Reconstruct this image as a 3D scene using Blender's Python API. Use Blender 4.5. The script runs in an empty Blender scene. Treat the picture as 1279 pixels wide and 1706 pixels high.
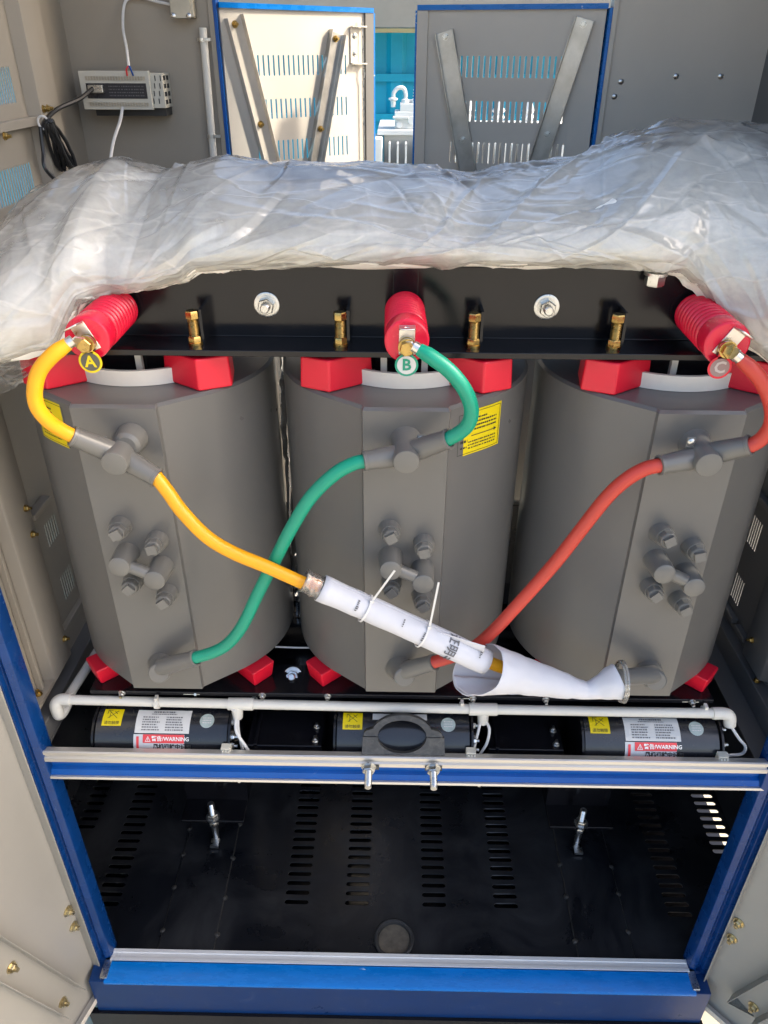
import bpy, bmesh, math, random
from math import sin, cos, pi, radians, sqrt, atan2
from mathutils import Vector, Matrix, noise, Quaternion

random.seed(7)
S = bpy.context.scene
COL = S.collection

# ------------------------------------------------------------------ camera
cam = bpy.data.cameras.new("camera")
cam.sensor_fit = 'HORIZONTAL'
cam.sensor_width = 36.0
cam.lens = 1259.69 / 1279.0 * 36.0
cam.clip_start = 0.02
cam.clip_end = 2000
camo = bpy.data.objects.new("camera", cam)
COL.objects.link(camo)
yaw, pitch, roll = -0.0156, 0.5494, 0.0039
f = Vector((sin(yaw) * cos(pitch), cos(yaw) * cos(pitch), -sin(pitch)))
r = Vector((cos(yaw), -sin(yaw), 0))
u = r.cross(f)
r2 = cos(roll) * r + sin(roll) * u
u2 = -sin(roll) * r + cos(roll) * u
camo.matrix_world = Matrix((
    (r2.x, u2.x, -f.x, -0.0228), (r2.y, u2.y, -f.y, -1.4735), (r2.z, u2.z, -f.z, 0.643), (0, 0, 0, 1)))
S.camera = camo

# ------------------------------------------------------------------ sky, sun, exposure
SUN = Vector((0.81, 0.015, 0.58)).normalized()
w = bpy.data.worlds.new("World")
S.world = w
w.use_nodes = True
wn = w.node_tree.nodes
sky = wn.new("ShaderNodeTexSky")
sky.sky_type = 'NISHITA'
sky.sun_disc = False
sky.sun_elevation = math.asin(SUN.z)
sky.sun_rotation = atan2(SUN.x, SUN.y)
sky.air_density = 1.0
sky.dust_density = 5.0
bg = wn["Background"]
bg.inputs[1].default_value = 0.15
w.node_tree.links.new(sky.outputs[0], bg.inputs[0])
sl = bpy.data.lights.new("sun", 'SUN')
sl.energy = 2.0
sl.angle = radians(3.0)
sl.color = (1.0, 0.92, 0.78)
so = bpy.data.objects.new("sun", sl)
so.rotation_euler = SUN.to_track_quat('Z', 'Y').to_euler()
so.location = (4, -1, 5)
COL.objects.link(so)
S.view_settings.view_transform = 'Standard'
S.view_settings.look = 'None'
S.view_settings.exposure = 1.78
S.view_settings.gamma = 1.0
S.cycles.max_bounces = 10
S.cycles.diffuse_bounces = 6
S.cycles.transparent_max_bounces = 16
S.cycles.sample_clamp_indirect = 8

# ------------------------------------------------------------------ materials
def nodes_of(m):
    m.use_nodes = True
    nt = m.node_tree
    return nt, nt.nodes, nt.links

def M(name, col, rough=.5, metal=0., var=.08, vs=5., bump=0., bs=150., coat=0., spec=.5, stretch=None,
      dirt=None, dirt_col=(.3, .28, .25), dirt_lo=.55, dirt_hi=.75, dirt_s=4., rvar=.08, emit=0.):
    m = bpy.data.materials.new(name)
    nt, N, L = nodes_of(m)
    b = N["Principled BSDF"]
    tc = N.new("ShaderNodeTexCoord")
    src = tc.outputs["Object"]
    if stretch:
        mp = N.new("ShaderNodeMapping")
        mp.inputs["Scale"].default_value = stretch
        L.new(src, mp.inputs[0])
        src = mp.outputs[0]
    n = N.new("ShaderNodeTexNoise")
    n.inputs["Scale"].default_value = vs
    n.inputs["Detail"].default_value = 6
    n.inputs["Roughness"].default_value = .6
    L.new(src, n.inputs["Vector"])
    mr = N.new("ShaderNodeMapRange")
    mr.inputs[1].default_value = .3
    mr.inputs[2].default_value = .7
    mr.inputs[3].default_value = 1 - var
    mr.inputs[4].default_value = 1 + var
    L.new(n.outputs["Fac"], mr.inputs[0])
    mx = N.new("ShaderNodeVectorMath")
    mx.operation = 'SCALE'
    mx.inputs[0].default_value = col
    L.new(mr.outputs[0], mx.inputs["Scale"])
    out = mx.outputs[0]
    rr = N.new("ShaderNodeMapRange")
    rr.inputs[1].default_value = .3
    rr.inputs[2].default_value = .7
    rr.inputs[3].default_value = max(.02, rough - rvar)
    rr.inputs[4].default_value = min(1, rough + rvar)
    L.new(n.outputs["Fac"], rr.inputs[0])
    rout = rr.outputs[0]
    if dirt:
        n2 = N.new("ShaderNodeTexNoise")
        n2.inputs["Scale"].default_value = dirt_s
        n2.inputs["Detail"].default_value = 10
        n2.inputs["Roughness"].default_value = .68
        n2.inputs["Distortion"].default_value = 1.2
        L.new(tc.outputs["Object"], n2.inputs["Vector"])
        m2 = N.new("ShaderNodeMapRange")
        m2.inputs[1].default_value = dirt_lo
        m2.inputs[2].default_value = dirt_hi
        m2.inputs[3].default_value = 0
        m2.inputs[4].default_value = dirt
        L.new(n2.outputs["Fac"], m2.inputs[0])
        mc = N.new("ShaderNodeMix")
        mc.data_type = 'RGBA'
        L.new(m2.outputs[0], mc.inputs[0])
        L.new(out, mc.inputs[6])
        mc.inputs[7].default_value = (*dirt_col, 1)
        out = mc.outputs[2]
        ma = N.new("ShaderNodeMath")
        ma.operation = 'MULTIPLY_ADD'
        ma.use_clamp = True
        L.new(m2.outputs[0], ma.inputs[0])
        ma.inputs[1].default_value = .5
        L.new(rout, ma.inputs[2])
        rout = ma.outputs[0]
    L.new(out, b.inputs["Base Color"])
    L.new(rout, b.inputs["Roughness"])
    b.inputs["Metallic"].default_value = metal
    b.inputs["Specular IOR Level"].default_value = spec
    b.inputs["Coat Weight"].default_value = coat
    b.inputs["Coat Roughness"].default_value = .15
    if bump:
        nb = N.new("ShaderNodeTexNoise")
        nb.inputs["Scale"].default_value = bs
        nb.inputs["Detail"].default_value = 3
        L.new(src, nb.inputs["Vector"])
        bp = N.new("ShaderNodeBump")
        bp.inputs["Strength"].default_value = bump
        bp.inputs["Distance"].default_value = .001
        L.new(nb.outputs["Fac"], bp.inputs["Height"])
        L.new(bp.outputs[0], b.inputs["Normal"])
    return m

EPOXY = M("grey_epoxy", (.126, .122, .115), .31, var=.05, vs=3, bump=.16, bs=32, rvar=.05)
EPOXY2 = M("grey_epoxy_boot", (.142, .138, .128), .30, var=.03, vs=8, bump=.05, bs=60, rvar=.03)
RED = M("red_resin", (.68, .008, .03), .38, var=.05, vs=10, bump=.05, bs=60)
REDPOST = M("red_insulator", (.66, .010, .040), .24, var=.04, vs=14)
YEL = M("yellow_cable", (.80, .36, .004), .42, var=.05, vs=14, bump=.08, bs=60)
GRN = M("green_cable", (.0, .27, .165), .40, var=.05, vs=14, bump=.08, bs=60)
REDC = M("red_cable", (.50, .045, .028), .42, var=.06, vs=14, bump=.08, bs=60)
BRASS = M("brass", (.46, .32, .11), .30, 1., var=.22, vs=60, bump=.1, bs=300)
BRASSP = M("yellow_passivated_steel", (.66, .56, .34), .3, 1., var=.2, vs=60)
ZINC = M("zinc_steel", (.60, .60, .58), .30, 1., var=.15, vs=60, bump=.1, bs=300)
TIN = M("tinned_copper", (.72, .68, .63), .34, 1., var=.1, vs=50)
BLACK = M("black_gloss_paint", (.006, .006, .008), .17, var=.2, vs=6, bump=.06, bs=30, spec=.38, dirt=.06, dirt_col=(.10, .09, .08), dirt_lo=.5, dirt_hi=.8, dirt_s=7)
BLACKF = M("black_floor_paint", (.006, .007, .010), .30, var=.2, vs=5, bump=.08, bs=40, spec=.4, dirt=.22, dirt_col=(.15, .15, .15), dirt_lo=.46, dirt_hi=.82, dirt_s=2.6)
BLACKP = M("black_plastic", (.025, .025, .026), .5, var=.2, vs=30, bump=.3, bs=300)
CLAMP = M("moulded_clamp", (.05, .05, .05), .55, var=.3, vs=60, bump=.8, bs=220, dirt=.3, dirt_col=(.18, .18, .17), dirt_lo=.5, dirt_hi=.65, dirt_s=45)
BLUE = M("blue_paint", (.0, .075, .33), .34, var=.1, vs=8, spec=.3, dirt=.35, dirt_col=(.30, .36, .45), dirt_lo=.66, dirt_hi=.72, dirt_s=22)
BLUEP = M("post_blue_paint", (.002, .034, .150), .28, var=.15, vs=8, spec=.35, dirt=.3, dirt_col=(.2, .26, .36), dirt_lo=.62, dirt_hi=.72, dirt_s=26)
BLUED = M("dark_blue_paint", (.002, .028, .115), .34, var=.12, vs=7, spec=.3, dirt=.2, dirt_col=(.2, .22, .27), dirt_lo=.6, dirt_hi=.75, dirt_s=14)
BLUEF = M("blue_protective_film", (.0, .15, .50), .28, var=.1, vs=10, spec=.35, dirt=.85, dirt_col=(.55, .62, .7), dirt_lo=.66, dirt_hi=.675, dirt_s=16, stretch=(1, 4, 4))
ALU = M("brushed_aluminium", (.62, .60, .57), .36, .75, var=.08, vs=30, stretch=(.3, 20, 20), bump=.1, bs=60)
ALUW = M("white_aluminium", (.72, .72, .72), .4, .2, var=.08, vs=30, stretch=(.3, 20, 20), dirt=.4, dirt_col=(.3, .3, .3), dirt_lo=.6, dirt_hi=.75, dirt_s=12)
STEEL = M("stainless_brace", (.46, .445, .415), .34, .85, var=.22, vs=14, rvar=.05)
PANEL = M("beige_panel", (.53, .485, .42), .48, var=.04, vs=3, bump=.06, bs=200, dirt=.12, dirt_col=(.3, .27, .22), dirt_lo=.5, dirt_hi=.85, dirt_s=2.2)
PANELF = M("beige_panel_dimmed", (.30, .285, .255), .45, var=.05, vs=2.5, bump=.06, bs=200, dirt=.15, dirt_col=(.24, .22, .19), dirt_lo=.5, dirt_hi=.85, dirt_s=2.2)  # same paint as PANEL, dimmed to tone down light on the front doors
PANELW = M("beige_panel_warm_lit", (.31, .275, .225), .48, var=.05, vs=3, bump=.06, bs=200, dirt=.15, dirt_col=(.25, .22, .18), dirt_lo=.5, dirt_hi=.85, dirt_s=2.5)  # same paint as PANEL, left side's warm light and shade put into the colour
PANELD = M("beige_panel_shaded", (.13, .127, .124), .42, var=.05, vs=3, bump=.06, bs=200)  # same paint as PANEL, darkened to stand for shade on the right wall
WHITE = M("white_pvc", (.66, .64, .58), .36, var=.03, vs=10)
WIRE = M("white_wire", (.68, .67, .65), .42, var=.03, vs=10)
BWIRE = M("black_wire", (.016, .016, .017), .42, var=.2, vs=10)
PAPER = M("white_paper", (.60, .60, .635), .7, var=.05, vs=9, bump=1.0, bs=22, rvar=.1)
KRAFT = M("paper_inside", (.62, .52, .36), .8, var=.08, vs=12)
STICKW = M("white_sticker", (.60, .60, .59), .5, var=.02)
STICKY = M("yellow_sticker", (.72, .56, .0), .45, var=.03)
STICKR = M("red_sticker", (.68, .05, .06), .45, var=.03)
STICKS = M("silver_sticker", (.42, .50, .48), .35, .3, var=.2, vs=60)
STICKG = M("pale_grey_sticker", (.52, .54, .57), .5, var=.02)
INK = M("black_ink", (.02, .02, .02), .6, var=.1)
INKG = M("grey_ink", (.12, .12, .13), .6, var=.1)
INKW = M("white_ink", (.8, .8, .8), .6, var=.02)
OLIVE = M("olive_grey_tag", (.09, .09, .07), .5, var=.05)
TAGGREY = M("grey_pink_tag", (.30, .20, .19), .5, var=.05)
TAGINK = M("pale_tag_ink", (.55, .47, .44), .5, var=.05)
SPACER = M("white_glass_board", (.74, .70, .62), .5, var=.04, vs=20)
WELD = M("scuffed_weld", (.045, .043, .04), .45, .3, var=.3, vs=60)
PLUG = M("brown_plug", (.10, .085, .065), .8, var=.4, vs=30, bump=.5, bs=80)
VARN = M("brown_varnish", (.16, .07, .035), .5, var=.35, vs=25, bump=.4, bs=80)
CONC = M("concrete", (.46, .42, .34), .85, var=.18, vs=1.5, bump=.5, bs=40, dirt=.4, dirt_col=(.22, .2, .17), dirt_lo=.5, dirt_hi=.7, dirt_s=1.3)
SHED = M("blue_shed_sheet", (.0, .30, .47), .45, var=.06, vs=3)
SHEDT = M("cream_trim", (.66, .55, .33), .6, var=.06)
ROOFG = M("grey_roof_sheet", (.24, .22, .19), .6, var=.1)
WTRANS = M("white_transformer_paint", (.56, .58, .58), .4, var=.04)
CASE = M("ivory_plastic", (.55, .53, .46), .5, var=.04, vs=30)
DARKLBL = M("dark_label", (.02, .021, .028), .3, var=.2)
GALV = M("galvanised_box", (.46, .42, .34), .4, .5, var=.15, vs=20)
ORANGE = M("orange_tape", (.80, .28, .03), .35, var=.2, vs=40)

def film_material(name, opac_lo, opac_hi, tint=(.93, .90, .83), scale=5.):
    m = bpy.data.materials.new(name)
    nt, N, L = nodes_of(m)
    N.remove(N["Principled BSDF"])
    out = N["Material Output"]
    tc = N.new("ShaderNodeTexCoord")
    mp = N.new("ShaderNodeMapping")
    mp.inputs["Scale"].default_value = (1, 1.3, 1.3)
    mp.inputs["Rotation"].default_value = (.2, .5, .3)
    L.new(tc.outputs["Object"], mp.inputs[0])
    n = N.new("ShaderNodeTexNoise")
    n.inputs["Scale"].default_value = scale
    n.inputs["Detail"].default_value = 7
    n.inputs["Roughness"].default_value = .6
    n.inputs["Distortion"].default_value = .4
    L.new(mp.outputs[0], n.inputs["Vector"])
    mr = N.new("ShaderNodeMapRange")
    mr.inputs[1].default_value = .35
    mr.inputs[2].default_value = .65
    mr.inputs[3].default_value = opac_lo
    mr.inputs[4].default_value = opac_hi
    L.new(n.outputs["Fac"], mr.inputs[0])
    mp2 = N.new("ShaderNodeMapping")
    mp2.inputs["Scale"].default_value = (5, 16, 16)
    mp2.inputs["Rotation"].default_value = (.3, .45, .2)
    L.new(tc.outputs["Object"], mp2.inputs[0])
    cn = N.new("ShaderNodeTexNoise")
    cn.noise_type = 'RIDGED_MULTIFRACTAL'
    cn.inputs["Scale"].default_value = 1.0
    cn.inputs["Detail"].default_value = 4
    cn.inputs["Distortion"].default_value = .8
    L.new(mp2.outputs[0], cn.inputs["Vector"])
    mp3 = N.new("ShaderNodeMapping")
    mp3.inputs["Scale"].default_value = (3.2, 9, 9)
    mp3.inputs["Rotation"].default_value = (.5, .2, .55)
    L.new(tc.outputs["Object"], mp3.inputs[0])
    dn = N.new("ShaderNodeTexNoise")
    dn.inputs["Scale"].default_value = 1.3
    dn.inputs["Detail"].default_value = 3
    L.new(mp3.outputs[0], dn.inputs["Vector"])
    ad = N.new("ShaderNodeVectorMath")
    ad.operation = 'MULTIPLY_ADD'
    L.new(dn.outputs["Color"], ad.inputs[0])
    ad.inputs[1].default_value = (1.1, 1.1, 1.1)
    L.new(mp3.outputs[0], ad.inputs[2])
    v = N.new("ShaderNodeTexVoronoi")
    v.feature = 'DISTANCE_TO_EDGE'
    v.inputs["Scale"].default_value = 1.0
    L.new(ad.outputs[0], v.inputs["Vector"])
    cr = N.new("ShaderNodeMapRange")
    cr.inputs[1].default_value = 0
    cr.inputs[2].default_value = .045
    cr.inputs[3].default_value = .9
    cr.inputs[4].default_value = 0
    L.new(v.outputs["Distance"], cr.inputs[0])
    hs = N.new("ShaderNodeMath")
    hs.operation = 'MULTIPLY_ADD'
    L.new(cn.outputs["Fac"], hs.inputs[0])
    hs.inputs[1].default_value = .7
    L.new(cr.outputs[0], hs.inputs[2])
    bp = N.new("ShaderNodeBump")
    bp.inputs["Strength"].default_value = .24
    bp.inputs["Distance"].default_value = .004
    L.new(hs.outputs[0], bp.inputs["Height"])
    df = N.new("ShaderNodeBsdfDiffuse")
    df.inputs[0].default_value = (*tint, 1)
    tl = N.new("ShaderNodeBsdfTranslucent")
    tl.inputs[0].default_value = (*tint, 1)
    L.new(bp.outputs[0], df.inputs["Normal"])
    L.new(bp.outputs[0], tl.inputs["Normal"])
    m1 = N.new("ShaderNodeMixShader")
    m1.inputs[0].default_value = .45
    L.new(df.outputs[0], m1.inputs[1])
    L.new(tl.outputs[0], m1.inputs[2])
    tr = N.new("ShaderNodeBsdfTransparent")
    tr.inputs[0].default_value = (.96, .96, .95, 1)
    m2 = N.new("ShaderNodeMixShader")
    op = N.new("ShaderNodeMath")
    op.operation = 'MULTIPLY_ADD'
    op.use_clamp = True
    L.new(cr.outputs[0], op.inputs[0])
    op.inputs[1].default_value = .18
    L.new(mr.outputs[0], op.inputs[2])
    L.new(op.outputs[0], m2.inputs[0])
    L.new(tr.outputs[0], m2.inputs[1])
    L.new(m1.outputs[0], m2.inputs[2])
    gl = N.new("ShaderNodeBsdfGlossy")
    gl.inputs["Roughness"].default_value = .07
    gl.inputs[0].default_value = (1, 1, 1, 1)
    L.new(bp.outputs[0], gl.inputs["Normal"])
    fr = N.new("ShaderNodeFresnel")
    fr.inputs[0].default_value = 1.6
    L.new(bp.outputs[0], fr.inputs["Normal"])
    m3 = N.new("ShaderNodeMixShader")
    L.new(fr.outputs[0], m3.inputs[0])
    L.new(m2.outputs[0], m3.inputs[1])
    L.new(gl.outputs[0], m3.inputs[2])
    L.new(m3.outputs[0], out.inputs[0])
    return m

FILM = film_material("polythene_sheet", .30, .58, scale=8.)
FANP = M("fan_black_enamel", (.013, .014, .018), .26, var=.15, vs=8, coat=.4, bump=.05, bs=40, dirt=.12, dirt_col=(.12, .12, .12), dirt_lo=.5, dirt_hi=.85, dirt_s=8)
BACKING = M("added_white_backing", (.84, .82, .76), .55, var=.06, vs=9, bump=.6, bs=25)  # opaque white added under the film for brightness
CLEAR = film_material("clear_polythene", .05, .40, scale=9.)

# ------------------------------------------------------------------ mesh builder
def basis(d):
    d = Vector(d).normalized()
    a = Vector((0, 0, 1)) if abs(d.z) < .9 else Vector((1, 0, 0))
    x = a.cross(d).normalized()
    return x, d.cross(x), d

def spline(pts, n=8):
    P = [Vector(p) for p in pts]
    P = [P[0] * 2 - P[1]] + P + [P[-1] * 2 - P[-2]]
    out = []
    for i in range(1, len(P) - 2):
        a, b, c, d = P[i - 1:i + 3]
        for k in range(n):
            t = k / n
            out.append(.5 * ((2 * b) + (c - a) * t + (2 * a - 5 * b + 4 * c - d) * t * t + (3 * b - a - 3 * c + d) * t ** 3))
    out.append(P[-2])
    return out

class MB:
    def __init__(s):
        s.v, s.f = [], []
    def add(s, vs, fs, mat=None):
        o = len(s.v)
        s.v += [(mat @ Vector(p)) if mat else Vector(p) for p in vs]
        s.f += [tuple(i + o for i in q) for q in fs]
        return s
    def box(s, lo, hi, mat=None):
        (a, b, c), (d, e, g) = lo, hi
        return s.add([(a, b, c), (d, b, c), (d, e, c), (a, e, c), (a, b, g), (d, b, g), (d, e, g), (a, e, g)],
                     [(0, 3, 2, 1), (4, 5, 6, 7), (0, 1, 5, 4), (1, 2, 6, 5), (2, 3, 7, 6), (3, 0, 4, 7)], mat)
    def bar(s, p0, p1, wd, th, up=(0, 0, 1)):
        p0, p1 = Vector(p0), Vector(p1)
        d = (p1 - p0)
        y = d.normalized()
        x = y.cross(Vector(up)).normalized()
        z = x.cross(y)
        m = Matrix(((x.x, y.x, z.x, p0.x), (x.y, y.y, z.y, p0.y), (x.z, y.z, z.z, p0.z), (0, 0, 0, 1)))
        return s.box((-wd / 2, 0, -th / 2), (wd / 2, d.length, th / 2), m)
    def lathe(s, o, d, prof, n=24, a0=0):
        x, y, z = basis(d)
        o = Vector(o)
        vs, fs = [], []
        for t, rad in prof:
            for k in range(n):
                a = a0 + 2 * pi * k / n
                vs.append(o + z * t + (x * cos(a) + y * sin(a)) * rad)
        m = len(prof)
        for i in range(m - 1):
            for k in range(n):
                k2 = (k + 1) % n
                fs.append((i * n + k, i * n + k2, (i + 1) * n + k2, (i + 1) * n + k))
        fs.append(tuple(range(n - 1, -1, -1)))
        fs.append(tuple(range((m - 1) * n, m * n)))
        return s.add(vs, fs)
    def cyl(s, p0, p1, r0, r1=None, n=20):
        p0, p1 = Vector(p0), Vector(p1)
        r1 = r0 if r1 is None else r1
        return s.lathe(p0, p1 - p0, [(0, r0), ((p1 - p0).length, r1)], n)
    def rcyl(s, p0, p1, r0, r1=None, b=.003, n=24):
        p0, p1 = Vector(p0), Vector(p1)
        r1 = r0 if r1 is None else r1
        l = (p1 - p0).length
        return s.lathe(p0, p1 - p0, [(0, r0), (l - b, r1), (l - b * .3, r1 - b * .3), (l, r1 - b)], n)
    def tube(s, pts, rad, n=12, caps=True, closed=False):
        P = [Vector(p) for p in pts]
        m = len(P)
        R = rad if isinstance(rad, (list, tuple)) else [rad] * m
        T = [((P[(i + 1) % m] if closed or i < m - 1 else P[i]) - (P[i - 1] if closed or i > 0 else P[i])).normalized() for i in range(m)]
        x, y, _ = basis(T[0])
        vs, fs = [], []
        for i in range(m):
            if i:
                ax = T[i - 1].cross(T[i])
                if ax.length > 1e-7:
                    q = Quaternion(ax.normalized(), T[i - 1].angle(T[i]))
                    x = q @ x
                    y = q @ y
            for k in range(n):
                a = 2 * pi * k / n
                vs.append(P[i] + (x * cos(a) + y * sin(a)) * R[i])
        for i in range(m if closed else m - 1):
            for k in range(n):
                k2 = (k + 1) % n
                i2 = (i + 1) % m
                fs.append((i * n + k, i * n + k2, i2 * n + k2, i2 * n + k))
        if caps and not closed:
            fs.append(tuple(range(n - 1, -1, -1)))
            fs.append(tuple(range((m - 1) * n, m * n)))
        return s.add(vs, fs)
    def ext(s, prof, a0, a1, fn):
        """closed 2-D profile swept between a0 and a1; fn(p, q, a) -> point"""
        n = len(prof)
        vs = [fn(p, q, a0) for p, q in prof] + [fn(p, q, a1) for p, q in prof]
        fs = [tuple(range(n)), tuple(range(2 * n - 1, n - 1, -1))]
        for k in range(n):
            k2 = (k + 1) % n
            fs.append((k, n + k, n + k2, k2))
        return s.add(vs, fs)
    def extx(s, prof, x0, x1):
        return s.ext(prof, x0, x1, lambda p, q, a: (a, p, q))
    def hexa(s, o, d, rad, h, rot=0):
        return s.lathe(o, d, [(0, rad), (h * .85, rad), (h, rad * .9)], 6, rot)
    def mesh(s, name, off=(0, 0, 0), smooth=35):
        me = bpy.data.meshes.new(name)
        o = Vector(off)
        me.from_pydata([tuple(p - o) for p in s.v], [], s.f)
        bm = bmesh.new()
        bm.from_mesh(me)
        bmesh.ops.recalc_face_normals(bm, faces=bm.faces)
        bm.to_mesh(me)
        bm.free()
        if smooth:
            me.polygons.foreach_set("use_smooth", [True] * len(me.polygons))
            me.set_sharp_from_angle(angle=radians(smooth))
        me.update()
        return me

def org(o):
    """location of the thing an object belongs to"""
    while o is not None and o.parent is not None:
        o = o.parent
    return o.location.copy() if o is not None else Vector()

def put(me, name, mat, parent, loc=(0, 0, 0), rot=(0, 0, 0), bev=0.):
    o = bpy.data.objects.new(name, me)
    COL.objects.link(o)
    if mat is not None and not me.materials:
        me.materials.append(mat)
    if parent is not None:
        o.parent = parent
    o.location = loc
    o.rotation_euler = rot
    if bev:
        b = o.modifiers.new("bevel", 'BEVEL')
        b.width = bev
        b.segments = 2
        b.limit_method = 'ANGLE'
        b.angle_limit = radians(40)
        b.harden_normals = True
    return o

def part(name, mb, mat, parent, bev=0., smooth=35, local=False):
    """a part given in world coordinates (or in its thing's own, local=True)"""
    return put(mb.mesh(name, (0, 0, 0) if local else org(parent), smooth), name, mat, parent, bev=bev)

def tag(o, label=None, cat=None, group=None, kind=None):
    if label: o['label'] = label
    if cat: o['category'] = cat
    if group: o['group'] = group
    if kind: o['kind'] = kind
    return o

def thing(name, label, cat, loc=(0, 0, 0), group=None):
    o = bpy.data.objects.new(name, None)
    o.empty_display_size = .05
    COL.objects.link(o)
    o.location = loc
    return tag(o, label, cat, group)

def single(name, mb, mat, label, cat, group=None, bev=0., smooth=35):
    """a thing that is one mesh, origin at its lowest middle"""
    xs, ys, zs = zip(*[(p.x, p.y, p.z) for p in mb.v])
    loc = ((min(xs) + max(xs)) / 2, (min(ys) + max(ys)) / 2, min(zs))
    return tag(put(mb.mesh(name, loc, smooth), name, mat, None, loc, bev=bev), label, cat, group)

def plate_mesh(name, outer, holes, th, fn, off=(0, 0, 0)):
    """flat plate with real holes; 2-D (p, q, depth) -> point through fn"""
    c = bpy.data.curves.new(name, 'CURVE')
    c.dimensions = '2D'
    c.fill_mode = 'BOTH'
    c.extrude = th / 2
    for lp in [outer] + holes:
        sp = c.splines.new('POLY')
        sp.points.add(len(lp) - 1)
        for k, (a, b) in enumerate(lp):
            sp.points[k].co = (a, b, 0, 1)
        sp.use_cyclic_u = True
    o = bpy.data.objects.new(name, c)
    me = bpy.data.meshes.new_from_object(o)
    bpy.data.objects.remove(o)
    bpy.data.curves.remove(c)
    me.name = name
    off = Vector(off)
    for v in me.vertices:
        v.co = Vector(fn(v.co.x, v.co.y, v.co.z)) - off
    bm = bmesh.new()
    bm.from_mesh(me)
    bmesh.ops.remove_doubles(bm, verts=bm.verts, dist=1e-5)
    bmesh.ops.recalc_face_normals(bm, faces=bm.faces)
    bm.to_mesh(me)
    bm.free()
    me.materials.clear()
    return me

def slot(cx, cy, wx, wy, n=4):
    """stadium-shaped loop"""
    out = []
    if wx >= wy:
        rr = wy / 2
        for sgn, a0 in ((1, -pi / 2), (-1, pi / 2)):
            for k in range(n + 1):
                a = a0 + pi * k / n
                out.append((cx + sgn * (wx / 2 - rr) + rr * cos(a), cy + rr * sin(a)))
    else:
        rr = wx / 2
        for sgn, a0 in ((1, 0), (-1, pi)):
            for k in range(n + 1):
                a = a0 + pi * k / n
                out.append((cx + rr * cos(a), cy + sgn * (wy / 2 - rr) + rr * sin(a)))
    return out

def rect(x0, y0, x1, y1):
    return [(x0, y0), (x1, y0), (x1, y1), (x0, y1)]

def text_mesh(name, txt, size, fn, align='CENTER', off=(0, 0, 0), bold=0.):
    c = bpy.data.curves.new(name, 'FONT')
    c.body = txt
    c.size = size
    c.align_x = align
    c.align_y = 'CENTER'
    c.resolution_u = 2
    c.offset = bold
    o = bpy.data.objects.new(name, c)
    me = bpy.data.meshes.new_from_object(o)
    bpy.data.objects.remove(o)
    bpy.data.curves.remove(c)
    off = Vector(off)
    for v in me.vertices:
        v.co = Vector(fn(v.co.x, v.co.y)) - off
    me.name = name
    me.materials.clear()
    return me

# small shared hardware, axis +Z, base at 0
def hardware(kind):
    m = MB()
    if kind == 'bolt':      # washer, nut, stud
        m.cyl((0, 0, 0), (0, 0, .003), .017, n=20).hexa((0, 0, .003), (0, 0, 1), .0125, .011).cyl((0, 0, .014), (0, 0, .024), .0068, n=12)
    elif kind == 'small':
        m.cyl((0, 0, 0), (0, 0, .002), .010, n=16).hexa((0, 0, .002), (0, 0, 1), .0078, .007).cyl((0, 0, .009), (0, 0, .017), .0042, n=10)
    elif kind == 'screw':
        m.lathe((0, 0, 0), (0, 0, 1), [(0, .008), (.002, .008), (.004, .005), (.005, .001)], 14)
    elif kind == 'jack':    # tall brass jack bolt with two nuts and thread
        m.cyl((0, 0, 0), (0, 0, .006), .016, n=20).hexa((0, 0, .006), (0, 0, 1), .0145, .013)
        pr = []
        for k in range(14):
            pr += [(.019 + k * .0028, .0105), (.0204 + k * .0028, .0118)]
        m.lathe((0, 0, 0), (0, 0, 1), [(.015, .0088)] + pr, 16)
        m.hexa((0, 0, .058), (0, 0, 1), .0145, .016)
    elif kind == 'washer_bolt':
        m.lathe((0, 0, 0), (0, 0, 1), [(0, .0275), (.004, .0275), (.0045, .0265), (.0045, .021), (.0075, .021), (.0075, .019)], 32)
        m.hexa((0, 0, .0075), (0, 0, 1), .0185, .015)
        pr = [(.022, .0098)]
        for k in range(6):
            pr += [(.023 + k * .002, .0092), (.024 + k * .002, .0100)]
        m.lathe((0, 0, 0), (0, 0, 1), pr + [(.036, .008)], 16)
    return m.mesh(kind)
HW = {k: hardware(k) for k in ('bolt', 'small', 'screw', 'jack', 'washer_bolt')}
HWC = {}
ROTS = {'-y': (pi / 2, 0, 0), '+y': (-pi / 2, 0, 0), '+x': (0, pi / 2, 0), '-x': (0, -pi / 2, 0), '+z': (0, 0, 0), '-z': (pi, 0, 0)}
def hw(kind, mat, name, parent, loc, d='-y', spin=0., local=False):
    key = (kind, mat.name)
    if key not in HWC:
        me = HW[kind].copy()
        me.materials.append(mat)
        HWC[key] = me
    o = bpy.data.objects.new(name, HWC[key])
    COL.objects.link(o)
    o.parent = parent
    o.location = Vector(loc) - (Vector() if local else org(parent))
    rot = ROTS[d] if isinstance(d, str) else Vector(d).to_track_quat('Z', 'Y').to_euler()
    e = Matrix.Rotation(0, 3, 'Z')
    o.rotation_mode = 'XYZ'
    from mathutils import Euler
    o.rotation_euler = (Euler(rot).to_matrix() @ Matrix.Rotation(spin, 3, 'Z')).to_euler()
    return o

# ================================================================== SETTING
GZ = -2.30
g = MB()
g.add([(-400, -400, GZ), (400, -400, GZ), (400, 400, GZ), (-400, 400, GZ)], [(0, 1, 2, 3)])
tag(part("ground", g, CONC, None, smooth=0), "grey concrete yard under the cabinet", kind="structure")

# ================================================================== CABINET
XL, XR = -1.03, 1.08           # inner faces of the side walls
YF, YR = -.08, 1.20
ZT, ZB = 1.95, -2.0
cab = thing("transformer_cabinet", "blue and beige sheet metal transformer cabinet standing with its doors open", "cabinet", (0, .55, -2.2))

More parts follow.
